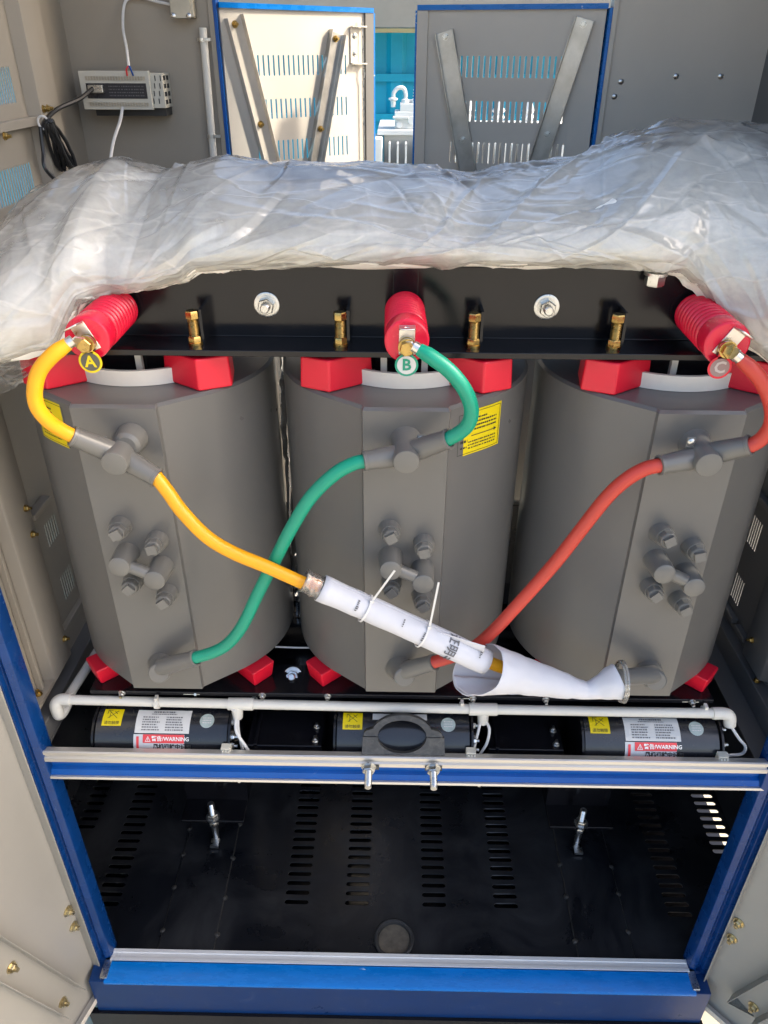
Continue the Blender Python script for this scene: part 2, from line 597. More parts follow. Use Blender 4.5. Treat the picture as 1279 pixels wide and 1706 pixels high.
# floor with ventilation slots and a cable grommet
holes = []
cols = [(-1.045, .30), (-.36, .30), (-.14, .30), (.14, .30), (.40, .30), (1.02, .36), (1.27, .44)]
for cx, cy in cols:
    for k in range(15):
        yy = .125 + k * .0365
        if cx > 1.2: yy += .235
        if abs(cx) > .9 and cx < 1.2: yy -= .02
        if yy < (.9 if cx < 1.2 else .62):
            holes.append(slot(cx, yy, .088, .0185, 6))
for k in range(7):
    holes.append(slot(-1.235, .42 + k * .0365, .075, .0185))
holes.append([(-.005 + .062 * cos(2 * pi * k / 28), -.006 + .062 * sin(2 * pi * k / 28)) for k in range(28)])
holes.append(rect(-.715, .31, -.675, .37))
holes.append(rect(.675, .31, .715, .37))
fl = put(plate_mesh("floor_plate", rect(-1.33, -.075, 1.33, 1.2), holes, .006, lambda p, q, d: (p, q, -2.003 + d), org(cab)), "floor_plate", BLACKF, cab)
part("grommet_plug", MB().cyl((-.005, -.006, -2.006), (-.005, -.006, -2.0005), .0545, n=32), PLUG, cab)
part("slot_light_stop", MB().box((-1.33, -.07, -2.16), (1.352, 1.2, -2.15)), BLACK, cab)  # added under the floor to keep light out of most slots
part("base_skirt", MB().box((-1.345, -.07, -2.3), (-1.34, 1.2, -2.0)), BLACK, cab)  # added out of view to stop side light reaching the slots
part("cable_grommet", MB().lathe((-.005, -.006, -2.004), (0, 0, 1), [(0, .062), (.006, .069), (.012, .070), (.016, .066), (.014, .058), (.002, .055)], 40), BLACKP, fl)
for sx in (-1, 1):
    b = part("base_track", MB().box((sx * .72 - .095, -.07, -1.9995), (sx * .72 + .095, .86, -1.994)), BLACKF, cab, bev=.002)
    for k in range(6):
        for e in (-1, 1):
            m = MB()
            yy = .02 + k * .14 + random.uniform(-.03, .03)
            m.lathe((sx * .72 + e * .096, yy, -2.0), (0, 0, 1), [(0, .011), (.006, .009), (.009, .003)], 8)
            part("weld_bead", m, WELD, b)
    for e in (-1, 1):
        pts = [(sx * .72 + e * .0955, -.06 + .023 * k, -1.9985 + random.uniform(-.0006, .0006)) for k in range(38)]
        part("weld_seam", MB().tube(pts, [.0026 + random.uniform(-.0006, .0008) for _ in pts], 6), WELD, b)

# lower compartment walls
for sx, nm in ((-1, "base_side_panel"), (1, "base_side_panel")):
    part(nm, MB().box((sx * 1.336 - .004, -.07, -2.02), (sx * 1.335 + .004, 1.2, -1.0)), BLACKF, cab)
    part("base_top_panel", MB().box((min(sx * .985, sx * 1.335), -.03, -1.035), (max(sx * .985, sx * 1.335), 1.2, -1.03)), PANELD, cab)
    part("base_front_panel", MB().box((min(sx * 1.06, sx * 1.335), -.075, -2.0), (max(sx * 1.06, sx * 1.335), -.07, -1.0)), BLUED, cab)
part("base_rear_panel", MB().box((-1.335, 1.2, -2.0), (1.335, 1.206, -.955)), BLACKF, cab)

# front sill
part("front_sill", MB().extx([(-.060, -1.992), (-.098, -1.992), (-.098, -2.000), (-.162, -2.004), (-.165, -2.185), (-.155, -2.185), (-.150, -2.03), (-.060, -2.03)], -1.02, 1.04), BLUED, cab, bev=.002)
part("sill_strip", MB().extx([(-.061, -1.991), (-.061, -1.986), (-.072, -1.986), (-.074, -1.989), (-.088, -1.989), (-.090, -1.986), (-.099, -1.986), (-.099, -1.991)], -.965, .985), ALUW, cab)
part("sill_film", MB().extx([(-.1005, -1.9995), (-.1005, -1.994), (-.161, -1.9995), (-.1655, -2.003), (-.1655, -2.012), (-.1652, -2.012), (-.161, -2.0035)], -.968, .99), BLUEF, cab)
part("base_skirt", MB().box((-1.05, -.175, -2.30), (1.05, -.155, -2.1855)), BLACK, cab)
for x in (-.972, .992):
    part("corner_bracket", MB().box((x - .012, -.155, -2.004), (x + .012, -.075, -1.992)), ZINC, cab, bev=.002)

# middle rail (aluminium channel, blue recessed face)
RX0, RX1 = -.965, 1.07
part("cross_rail", MB().extx([(-.064, -.984), (-.082, -.980), (-.086, -.982), (-.086, -.992), (-.082, -.995), (-.082, -1.000), (-.088, -1.003), (-.088, -1.016),
                              (-.070, -1.022), (-.068, -1.028), (-.064, -1.028), (-.062, -1.02)], RX0, RX1), ALU, cab)
part("rail_face", MB().extx([(-.066, -1.0285), (-.066, -1.056), (-.076, -1.060), (-.082, -1.076), (-.060, -1.076), (-.050, -1.06), (-.050, -1.0285)], RX0, RX1 - .03), BLUE, cab)
part("rail_lip", MB().extx([(-.062, -1.0765), (-.088, -1.0765), (-.090, -1.083), (-.086, -1.086), (-.062, -1.086)], RX0, RX1 - .03), ALU, cab)

for x in (-.445, .222):
    part("rail_stud", MB().cyl((x, -.074, -1.0865), (x, -.074, -1.100), .006, n=10).cyl((x + .008, -.07, -1.0865), (x + .008, -.07, -1.094), .004, n=8), ZINC, cab)
# front posts: stepped blue profiles
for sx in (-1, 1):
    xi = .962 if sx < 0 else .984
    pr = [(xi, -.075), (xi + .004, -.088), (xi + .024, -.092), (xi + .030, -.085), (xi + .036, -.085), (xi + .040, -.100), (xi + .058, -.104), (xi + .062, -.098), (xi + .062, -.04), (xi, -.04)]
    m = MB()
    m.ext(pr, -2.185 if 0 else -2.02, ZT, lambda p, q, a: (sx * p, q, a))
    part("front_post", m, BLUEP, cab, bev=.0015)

# side walls
def fx(x):
    return lambda p, q, d: (x + d, p, q)
hl = []
for k in range(6): hl.append(slot(.345 + k * .0135, -.567, .0042, .075))
for k in range(6): hl.append(slot(.355 + k * .0135, -.765, .0042, .085))
for k in range(13): hl.append(slot(.615 + k * .0125, .560, .0090, .085))
for k in range(16): hl.append(slot(.545 + k * .0145, .335, .0095, .085))
sp = put(plate_mesh("side_panel", rect(.20, -.98, 1.2, 1.3), hl, .003, fx(XL), org(cab)), "side_panel", PANELW, cab)  # top cut short out of view so sky light enters
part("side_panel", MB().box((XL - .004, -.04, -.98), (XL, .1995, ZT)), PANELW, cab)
pp = part("side_post", MB().ext([(XL + .0005, .115), (XL + .030, .125), (XL + .034, .132), (XL + .034, .238), (XL + .030, .246), (XL + .0005, .25)], -.925, ZT, lambda p, q, a: (p, q, a)), PANELW, cab, bev=.002)
for z, y in ((-.394, .217), (-.474, .214), (-.85, .224), (.05, .2), (.5, .2)):
    hw('small', BRASS, "brass_bolt", pp, (XL + .034, y, z), '+x')
part("angle_ledge", MB().box((XL + .002, .262, -.462), (XL + .028, .37, -.444)), PANELW, cab, bev=.002)
part("angle_ledge", MB().box((XL + .002, .26, -.875), (XL + .020, .60, -.855)), PANELW, cab, bev=.002)
part("frame_ledge", MB().box((XL + .001, -.035, -.930), (XL + .03, .25, -.915)), PANELW, cab, bev=.002)
part("panel_return", MB().box((XL + .001, .075, -.914), (XL + .018, .088, ZT)), PANELW, cab, bev=.002)
rl = part("side_rail", MB().extx([(0, 0)], 0, 0) if 0 else MB().box((-1.045, -.04, -1.03), (-.985, 1.2, -.962)), PANELD, cab, bev=.004)
hw('small', BRASS, "brass_bolt", rl, (-.985, .10, -.985), '+x')
hw('small', BRASS, "brass_bolt", rl, (XL + .012, .06, -.913), '+z')
part("side_rail", MB().box((XL + .001, .25, .462), (XL + .028, .86, .484)), PANELW, cab, bev=.002)
cp = part("corner_post", MB().ext([(XL + .0005, .82), (XL + .036, .83), (XL + .040, .90), (XL + .022, .925), (XL + .026, .985), (XL + .0005, .99)], -.96, ZT, lambda p, q, a: (p, q, a)), PANELW, cab, bev=.002)
hw('small', BRASS, "brass_bolt", cp, (XL + .037, .845, .50), '+x')
hw('small', BRASS, "brass_bolt", cp, (XL + .037, .87, .50), '+x')
hw('small', BRASS, "brass_bolt", cp, (XL + .028, .60, .455), '+x')
# right wall
hr = []
for k in range(6): hr.append(slot(.455 + k * .0135, -.615, .0056, .098))
for k in range(6): hr.append(slot(.455 + k * .0135, -.828, .0056, .092))
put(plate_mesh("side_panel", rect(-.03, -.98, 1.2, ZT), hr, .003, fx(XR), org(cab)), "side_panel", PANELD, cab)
pp = part("side_post", MB().ext([(XR - .0025, .16), (XR - .032, .17), (XR - .035, .18), (XR - .035, .29), (XR - .030, .30), (XR - .0025, .305)], -.925, ZT, lambda p, q, a: (p, q, a)), PANELD, cab, bev=.002)
for z, y in ((-.85, .262), (-.35, .25), (.3, .25)):
    hw('small', BRASS, "brass_bolt", pp, (XR - .035, y, z), '-x')
for y0, y1, z0, z1 in ((.33, .40, -.92, -.902), (.42, .66, -.92, -.90), (.40, .66, -.50, -.482)):
    part("angle_ledge", MB().box((XR - .022, y0, z0), (XR - .002, y1, z1)), PANELD, cab, bev=.003)
part("panel_return", MB().box((XR - .020, .395, -.48), (XR - .002, .412, ZT)), PANELD, cab, bev=.003)
part("inset_panel", MB().box((XR - .016, -.02, -.90), (XR - .002, .13, -.2)), PANELD, cab, bev=.008)
rr_ = part("side_rail", MB().box((1.045, -.04, -1.03), (1.095, 1.2, -.955)), PANELD, cab, bev=.004)
hw('small', BRASS, "brass_bolt", rr_, (1.06, .20, -.955), '+z')

# rear wall
RO0, RO1 = -.562, .588          # rear opening
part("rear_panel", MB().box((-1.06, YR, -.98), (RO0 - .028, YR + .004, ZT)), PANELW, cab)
rp = part("rear_panel", MB().box((RO1 + .028, YR, -.98), (1.10, YR + .004, ZT)), PANEL, cab)
for x, z in ((.82, .575), (.70, .40), (.655, .56), (.642, .52), (.455 + .5, .575)):
    hw('screw', ZINC, "screw", rp, (x, YR - .0005, z), '-y')
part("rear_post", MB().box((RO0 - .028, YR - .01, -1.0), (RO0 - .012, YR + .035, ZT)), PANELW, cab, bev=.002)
part("rear_post_film", MB().box((RO0 - .0118, YR - .012, -1.0), (RO0 - .002, YR + .035, ZT)), BLUE, cab, bev=.001)
part("rear_post", MB().box((RO1 + .012, YR - .01, -1.0), (RO1 + .028, YR + .035, ZT)), PANEL, cab, bev=.002)
part("rear_post_film", MB().box((RO1 + .002, YR - .012, -1.0), (RO1 + .0118, YR + .035, .748)), BLUEF, cab, bev=.001)
part("unseen_header", MB().box((RO0 - .01, YR - .01, 1.85), (RO1 + .01, YR + .035, ZT)), BLUED, cab, bev=.002)  # out of view, set high to leave a light gap over the doors
part("unseen_roof", MB().box((-1.1, -.14, ZT), (1.14, 1.3, ZT + .03)), BLUED, cab, bev=.003)  # unseen roof, raised to hold off the sun yet admit sky light

# rear doors -------------------------------------------------------
def door_map(h, ang, side):
    """door coordinates: a along the width from the hinge, b towards the viewer's side, z up"""
    ca, sa = cos(ang), sin(ang)
    nx, ny = (sa, -ca) if side > 0 else (-sa, ca)
    return lambda a, z, b=0.: (h[0] + ca * a + nx * b, h[1] + sa * a + ny * b, z)
def channel(mb, fn, p0, p1, wd, dp, th=.003):
    """U-shaped channel on a door face from p0 to p1 (a, z)"""
    d = Vector((p1[0] - p0[0], p1[1] - p0[1]))
    n = Vector((-d.y, d.x)).normalized()
    h = wd / 2
    prof = [(-h, 0), (-h, dp), (-h + th, dp), (-h + th, th), (h - th, th), (h - th, dp), (h, dp), (h, 0)]
    mb.ext(prof, 0, 1, lambda p, q, t: fn(p0[0] + d.x * t + n.x * p, p0[1] + d.y * t + n.y * p, q))
    return mb
def rear_door(h, ang, side, rows, braces, w_=.572, zt=.757, zb=-1.0, extra=False, bolts=()):
    fn = door_map(h, ang, side)
    holes = []
    for z, a0, n, st, hh in rows:
        for k in range(n):
            holes.append(slot(a0 + k * st, z, .0062, hh))
    o = org(cab)
    d = put(plate_mesh("rear_door", rect(.004, zb, w_, zt), holes, .003, lambda p, q, e: fn(p, q, e), o), "rear_door", PANEL, cab)
    # folded rims
    m = MB()
    for a0, a1 in ((.004, .010), (w_ - .006, w_)):
        m.ext([(a0, .0), (a1, .0), (a1, .032), (a0, .032)], zb, zt, lambda p, q, z: fn(p, z, q - .034))
    part("door_rim", m, PANEL, d)
    part("rim_film", MB().ext([(.0, .002), (w_, .002), (w_, .012), (.0, .012)], zt - .012, zt + .002, lambda p, q, z: fn(p, z, q)), BLUEF, d)
    part("rim_film", MB().ext([(w_ + .0005, -.034), (w_ + .006, -.034), (w_ + .006, .010), (w_ + .0005, .010)], zb, zt - .0125, lambda p, q, z: fn(p, z, q)), BLUEF, d)
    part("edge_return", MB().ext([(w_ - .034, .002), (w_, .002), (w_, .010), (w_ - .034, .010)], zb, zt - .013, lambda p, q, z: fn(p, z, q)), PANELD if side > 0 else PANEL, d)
    nrm = Vector(fn(0, 0, 1)) - Vector(fn(0, 0, 0))
    for bi, (p0, p1) in enumerate(braces):
        b = part("door_brace", channel(MB(), lambda a, z, q: fn(a, z, q + .002), p0, p1, .058, .022), PANEL if side > 0 and bi == 0 else STEEL, d, bev=.001)
        dd = Vector((p1[0] - p0[0], p1[1] - p0[1]))
        for t in bolts:
            hw('small', BRASS if side > 0 else ZINC, "bolt", d, fn(p0[0] + dd.x * t, p0[1] + dd.y * t, .0055), nrm)
    if extra:
        part("latch_plate", MB().ext([(.478, .002), (.512, .002), (.512, .006), (.478, .006)], .60, .706, lambda p, q, z: fn(p, z, q)), PANEL, d, bev=.001)
        part("latch_lug", MB().ext([(.478, .0065), (.535, .0065), (.535, .022), (.478, .022)], .598, .602, lambda p, q, z: fn(p, z, q)), ZINC, d)
        part("latch_lug", MB().ext([(.478, .0065), (.535, .0065), (.535, .022), (.478, .022)], .704, .708, lambda p, q, z: fn(p, z, q)), ZINC, d)
        part("latch_rod", MB().tube([fn(.522, .73, .014), fn(.522, .60, .014), fn(.526, .57, .018), fn(.524, .54, .012), fn(.526, .0, .012)], .0022, 8), ZINC, d)
        for z in (.68, .63):
            hw('screw', ZINC, "screw", d, fn(.495, z, .006), nrm)
    return d
rear_door((RO0, YR, 0), radians(39), 1,
          [(.597, .105, 20, .0186, .058), (.475, .105, 20, .0186, .058), (.352, .105, 20, .0186, .062), (.10, .105, 20, .0186, .06)],
          [((.045, .725), (.28, -.28)), ((.423, .69), (.155, -.28))], extra=True, bolts=(.02, .29))
rear_door((RO1, YR, 0), radians(180 - 14), -1,
          [(.596, .10, 20, .0182, .060), (.472, .10, 20, .0182, .060), (.351, .085, 21, .0182, .064), (.10, .10, 20, .0182, .06)],
          [((.485, .690), (.245, -.28)), ((.063, .722), (.31, -.28))], bolts=(.015, .31))

# front doors ------------------------------------------------------
def front_door(h, ang, side, mat):
    fn = door_map(h, ang, side)
    zb, w_ = -2.135, .93
    o = org(cab)
    holes = []
    for z in (-1.86, -1.55, -.2):
        for k in range(22):
            holes.append(slot(.30 + k * .02, z, .009, .10))
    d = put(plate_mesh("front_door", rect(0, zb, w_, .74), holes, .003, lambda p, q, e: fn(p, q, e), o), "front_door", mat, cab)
    part("door_rim", MB().ext([(.0, .002), (w_, .002), (w_, .026), (.0, .026)], zb, zb + .004, lambda p, q, z: fn(p, z, q)), PANEL, d, bev=.001)
    part("door_rim", MB().ext([(.0, .0265), (w_, .0265), (w_, .029), (.0, .029)], zb, zb + .024, lambda p, q, z: fn(p, z, q)), PANEL, d, bev=.001)
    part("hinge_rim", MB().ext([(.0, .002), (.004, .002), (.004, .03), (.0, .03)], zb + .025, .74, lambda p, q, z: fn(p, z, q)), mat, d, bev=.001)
    part("outer_rim", MB().ext([(.0, -.034), (w_, -.034), (w_, -.004), (.0, -.004)], zb, zb + .003, lambda p, q, z: fn(p, z, q)), BLUED, d)
    nrm = Vector(fn(0, 0, 1)) - Vector(fn(0, 0, 0))
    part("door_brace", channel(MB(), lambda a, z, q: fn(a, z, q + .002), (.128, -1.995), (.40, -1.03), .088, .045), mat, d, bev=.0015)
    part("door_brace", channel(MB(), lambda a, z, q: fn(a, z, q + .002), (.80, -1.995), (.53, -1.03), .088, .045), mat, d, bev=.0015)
    for a, z in ((.022, -1.662), (.022, -1.748)):
        hw('bolt', BRASSP, "brass_bolt", d, fn(a, z, .002), nrm, .4)
    hw('bolt', BRASSP, "brass_bolt", d, fn(.150, -1.960, .0055), nrm, .2)
    hw('bolt', BRASSP, "brass_bolt", d, fn(.245, -1.58, .0055), nrm, .7)
    return d
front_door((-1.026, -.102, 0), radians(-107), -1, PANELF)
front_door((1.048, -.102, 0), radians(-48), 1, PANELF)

# ================================================================== CORE FRAME
core = thing("core_frame", "black steel core and clamp frame carrying the three grey coils", "transformer frame", (0, .3, -2.0))
ub = part("upper_clamp", MB().extx([(.180, .080), (.180, .250), (.168, .250), (.168, .094), (.075, .094), (.075, .080)], -.80, .80), BLACK, core, bev=.002)
part("clamp_top_flange", MB().box((-.80, .1685, .2505), (.80, .50, .262)), BLACK, core, bev=.002)
part("stiffener", MB().box((-.031, .158, .0945), (.023, .1675, .249)), BLACK, core, bev=.001)
for x in (-.306, .303):
    hw('washer_bolt', ZINC, "clamp_bolt", ub, (x, .168, .166), '-y', random.random())
for x in (-.458, -.143, .143, .446):
    hw('jack', BRASS, "jack_bolt", ub, (x, .112, .0942), '+z', random.random())
    part("gusset", MB().box((x + .014, .112, .0945), (x + .020, .1675, .17)), BLACK, ub)
m = MB().cyl((.517, .14, .249), (.517, .14, .243), .024, n=24).hexa((.517, .14, .243), (0, 0, -1), .021, .022)
part("hanging_nut", m, ZINC, ub)
for x in (-.62, 0, .62):
    part("core_leg", MB().box((x - .095, .19, -.93), (x + .095, .43, .078)).box((x - .07, .168, -.93), (x + .07, .19, .078)), BLACK, core)
part("core_yoke", MB().box((-.80, .19, .0785), (.80, .43, .249)), BLACK, core)
part("core_yoke", MB().box((-.80, .19, -1.13), (.80, .43, -.9305)), BLACK, core)
lc = part("lower_clamp", MB().extx([(.155, -.875), (.155, -1.12), (.143, -1.12), (.143, -.889), (.04, -.889), (.04, -.875)], -.86, .86), BLACK, core, bev=.002)
part("rear_clamp", MB().box((-.86, .45, -1.12), (.86, .47, -.875)), BLACK, core)
part("lower_shelf", MB().box((-.86, .471, -.93), (.86, .62, -.92)), BLACK, core)
for k in range(3):
    part("yoke_lamination", MB().box((-.86, .32 + k * .035, -.874), (.86, .345 + k * .035, -.862 - k * .004)), BLACK, core)
for x in (-.306, .30):
    hw('washer_bolt', ZINC, "clamp_bolt", lc, (x, .12, -.888), '+z' if 0 else (0, -.75, .66), random.random())
for x in (-.38, -.20, -.77, .20, .40, .80):
    hw('small', ZINC, "bolt", lc, (x, .039, -.880), (0, -.95, -.15), random.random())
for x in (-.45, -.075, .16, .52, .05):
    hw('small', ZINC, "bolt", lc, (x + .02, .142, -1.0), '-y', random.random())
part("fan_deck", MB().box((-.90, -.045, -1.112), (.93, .142, -1.108)), BLACK, core)
# feet
for sx in (-1, 1):
    X = sx * .70
    ft = part("mounting_foot", MB().box((X - .12, .355, -1.875), (X + .12, .62, -1.863)).box((X - .12, .46, -1.863), (X - .108, .62, -1.13)).box((X + .108, .46, -1.863), (X + .12, .62, -1.13)), BLACK, core, bev=.002)
    part("foot_front", MB().box((X - .12, .45, -1.862), (X + .12, .4595, -1.13)), BLACK, core)
    y0 = .385
    m = MB().cyl((X, y0 - .015, -1.8625), (X, y0 - .015, -1.857), .026, n=24).hexa((X, y0 - .015, -1.857), (0, 0, 1), .021, .018, .3)
    pr = [(0, .0115)]
    for k in range(16): pr += [(.002 + k * .0035, .0112), (.0037 + k * .0035, .0126)]
    m.lathe((X, y0 - .015, -1.84), (0, 0, 1), pr + [(.06, .010)], 16)
    part("anchor_stud", m, ZINC, ft)
    m = MB().cyl((X, y0 - .015, -1.988), (X, y0 - .015, -1.8755), .012, n=16).hexa((X, y0 - .015, -1.90), (0, 0, 1), .019, .018, .3)
    m.box((X - .016, .325, -1.987), (X + .016, .36, -1.975))
    part("anchor_bolt", m, ZINC, ft)
part("stud_plate", MB().box((-.60, .15, -1.20), (.60, .156, -1.121)), BLACK, core)

# ================================================================== COILS
CR, CY0 = .297, .302
def coil_outline(e=0.):
    R_ = CR - e
    t = radians(36)
    pts = [(-.0915 + e * .4, -.0085 + e), (.0915 - e * .4, -.0085 + e), (.0945 - e * .4, .001 + e)]
    tp = (R_ * sin(t), CY0 - R_ * cos(t))
    a0, a1 = -pi / 2 + t, 3 * pi / 2 - t
    n = 72
    arc = [(R_ * cos(a0 + (a1 - a0) * k / n), CY0 + R_ * sin(a0 + (a1 - a0) * k / n)) for k in range(n + 1)]
    return pts + arc + [(-.0945 + e * .4, .001 + e)]
RI, HC = .185, .82
def coil_body():
    m = MB()
    levels = [(.008, -HC), (.0, -HC + .006), (.0, -.006), (.007, 0)]
    O = [coil_outline(e) for e, z in levels]
    n = len(O[0])
    vs, fs = [], []
    for (e, z), o in zip(levels, O):
        vs += [(x, y, z) for x, y in o]
    for i in range(3):
        for k in range(n):
            k2 = (k + 1) % n
            fs.append((i * n + k, i * n + k2, (i + 1) * n + k2, (i + 1) * n + k))
    # inner bore: same point count, by direction from the axis
    b = len(vs)
    inner = []
    for x, y in O[0]:
        d = Vector((x, y - CY0)).normalized()
        inner.append((d.x * RI, CY0 + d.y * RI))
    vs += [(x, y, -HC) for x, y in inner] + [(x, y, 0) for x, y in inner]
    for k in range(n):
        k2 = (k + 1) % n
        fs.append((k, b + k, b + k2, k2))
        fs.append((3 * n + k, 3 * n + k2, b + n + k2, b + n + k))
        fs.append((b + k, b + n + k, b + n + k2, b + k2))
    m.add(vs, fs)
    return m
def ring_mb(r0, r1, z0, z1, a0=0, a1=2 * pi, n=72):
    m = MB()
    pr = [(r0, z0), (r1, z0), (r1, z1), (r0, z1)]
    vs, fs = [], []
    for k in range(n + 1):
        a = a0 + (a1 - a0) * k / n
        vs += [(p * cos(a), CY0 + p * sin(a), q) for p, q in pr]
    for k in range(n):
        for j in range(4):
            j2 = (j + 1) % 4
            fs.append((k * 4 + j, k * 4 + j2, k * 4 + 4 + j2, k * 4 + 4 + j))
    fs += [(0, 1, 2, 3), (n * 4 + 3, n * 4 + 2, n * 4 + 1, n * 4)]
    return m.add(vs, fs)
def tap_bolt_mb(base, tip):
    b, t = Vector(base), Vector(tip)
    d = (t - b).normalized()
    l = (t - b).length
    m = MB()
    m.lathe(b, d, [(0, .0275), (.004, .0258), (l * .60, .0225), (l * .64, .0215)], 28)
    m.lathe(b, d, [(l * .60, .0200), (l * .84, .0198), (l * .90, .0186), (l * .92, .0172)], 8, .3)
    x, y, z = basis(d)
    p = b + d * l * .94
    mt = Matrix(((x.x, y.x, z.x, p.x), (x.y, y.y, z.y, p.y), (x.z, y.z, z.z, p.z), (0, 0, 0, 1))) @ Matrix.Rotation(.5 + random.uniform(-.3, .3), 4, 'Z')
    m.box((-.0118, -.0105, -.002), (.0118, .0105, l * .13), mt)
    return m
def block_mb(sx, top=True, length=.17):
    """support block lying radially on the coil edge: sloped front, square rear"""
    a = radians(50)
    dr = Vector((sx * cos(a), -sin(a), 0))
    tn = Vector((sx * sin(a), cos(a), 0))
    c0 = Vector((0, CY0, 0)) + dr * .292
    h, wd = .078, .094
    def P(t, s_, z):
        q = c0 - dr * t + tn * s_
        return (q.x, q.y, z)
    m = MB()
    if top:
        q = [(-.235, .103), (-.167, .070), (-.074, .138), (-.080, .205), (-.222, .195)]
        c = (-.165, .14)
        lo = [(-sx * x, y, .0006) for x, y in q]
        hi = [(-sx * (x + (c[0] - x) * .05), y + (c[1] - y) * .05, .073) for x, y in q]
        n = len(q)
        m.add(lo + hi, [tuple(range(n)), tuple(range(2 * n - 1, n - 1, -1))] + [(k, n + k, n + (k + 1) % n, (k + 1) % n) for k in range(n)])
        return m
    a = radians(42)
    dr = Vector((sx * cos(a), -sin(a), 0))
    tn = Vector((sx * sin(a), cos(a), 0))
    c0 = Vector((0, CY0, 0)) + dr * .292
    wd = .076
    z0, z1 = -HC - .0006, -HC - .056
    vs = [P(-.034, -wd / 2, z0), P(-.034, wd / 2, z0), P(length, wd / 2, z0), P(length, -wd / 2, z0),
          P(-.026, -wd / 2 + .006, z1), P(-.026, wd / 2 - .006, z1), P(length, wd / 2 - .010, z1), P(length, -wd / 2 + .010, z1)]
    m.add(vs, [(0, 1, 2, 3), (4, 7, 6, 5), (0, 4, 5, 1), (1, 5, 6, 2), (2, 6, 7, 3), (3, 7, 4, 0)])
    return m
def boot_mb(p0, p1, r0, r1):
    p0, p1 = Vector(p0), Vector(p1)
    d = p1 - p0
    l = d.length
    m = MB()
    m.lathe(p0, d, [(0, r0), (l * .15, r0), (l * .92, r1), (l * .93, r1 + .0016), (l, r1 + .0016), (l + .001, r1 - .003), (l - .004, r1 - .004)], 24)
    return m
ME_BODY = coil_body().mesh("coil_body", smooth=20)
ME_RING = ring_mb(.196, .205, .0008, .036, -pi / 2 - .62, -pi / 2 + .62, 40).mesh("insulating_ring")
ME_LV = ring_mb(.13, .178, -.80, .012).mesh("inner_winding")
ME_CYL = ring_mb(.190, .1945, -HC + .001, .02).mesh("barrier_cylinder")
ME_BLK = {(s, t): block_mb(s, t).mesh("support_block", smooth=0) for s in (-1, 1) for t in (True, False)}
TAPS = [((-.034, 0, -.300), (-.028, -.062, -.291)), ((.047, 0, -.338), (.047, -.062, -.330)), ((-.027, 0, -.452), (-.027, -.060, -.447)), ((.047, 0, -.490), (.049, -.062, -.486))]
ME_TAP = [tap_bolt_mb(b, t).mesh("tap_bolt") for b, t in TAPS]
BIG = [((-.030, 0, -.375), (-.029, -.080, -.368)), ((.046, 0, -.410), (.046, -.080, -.405))]
coils = {}
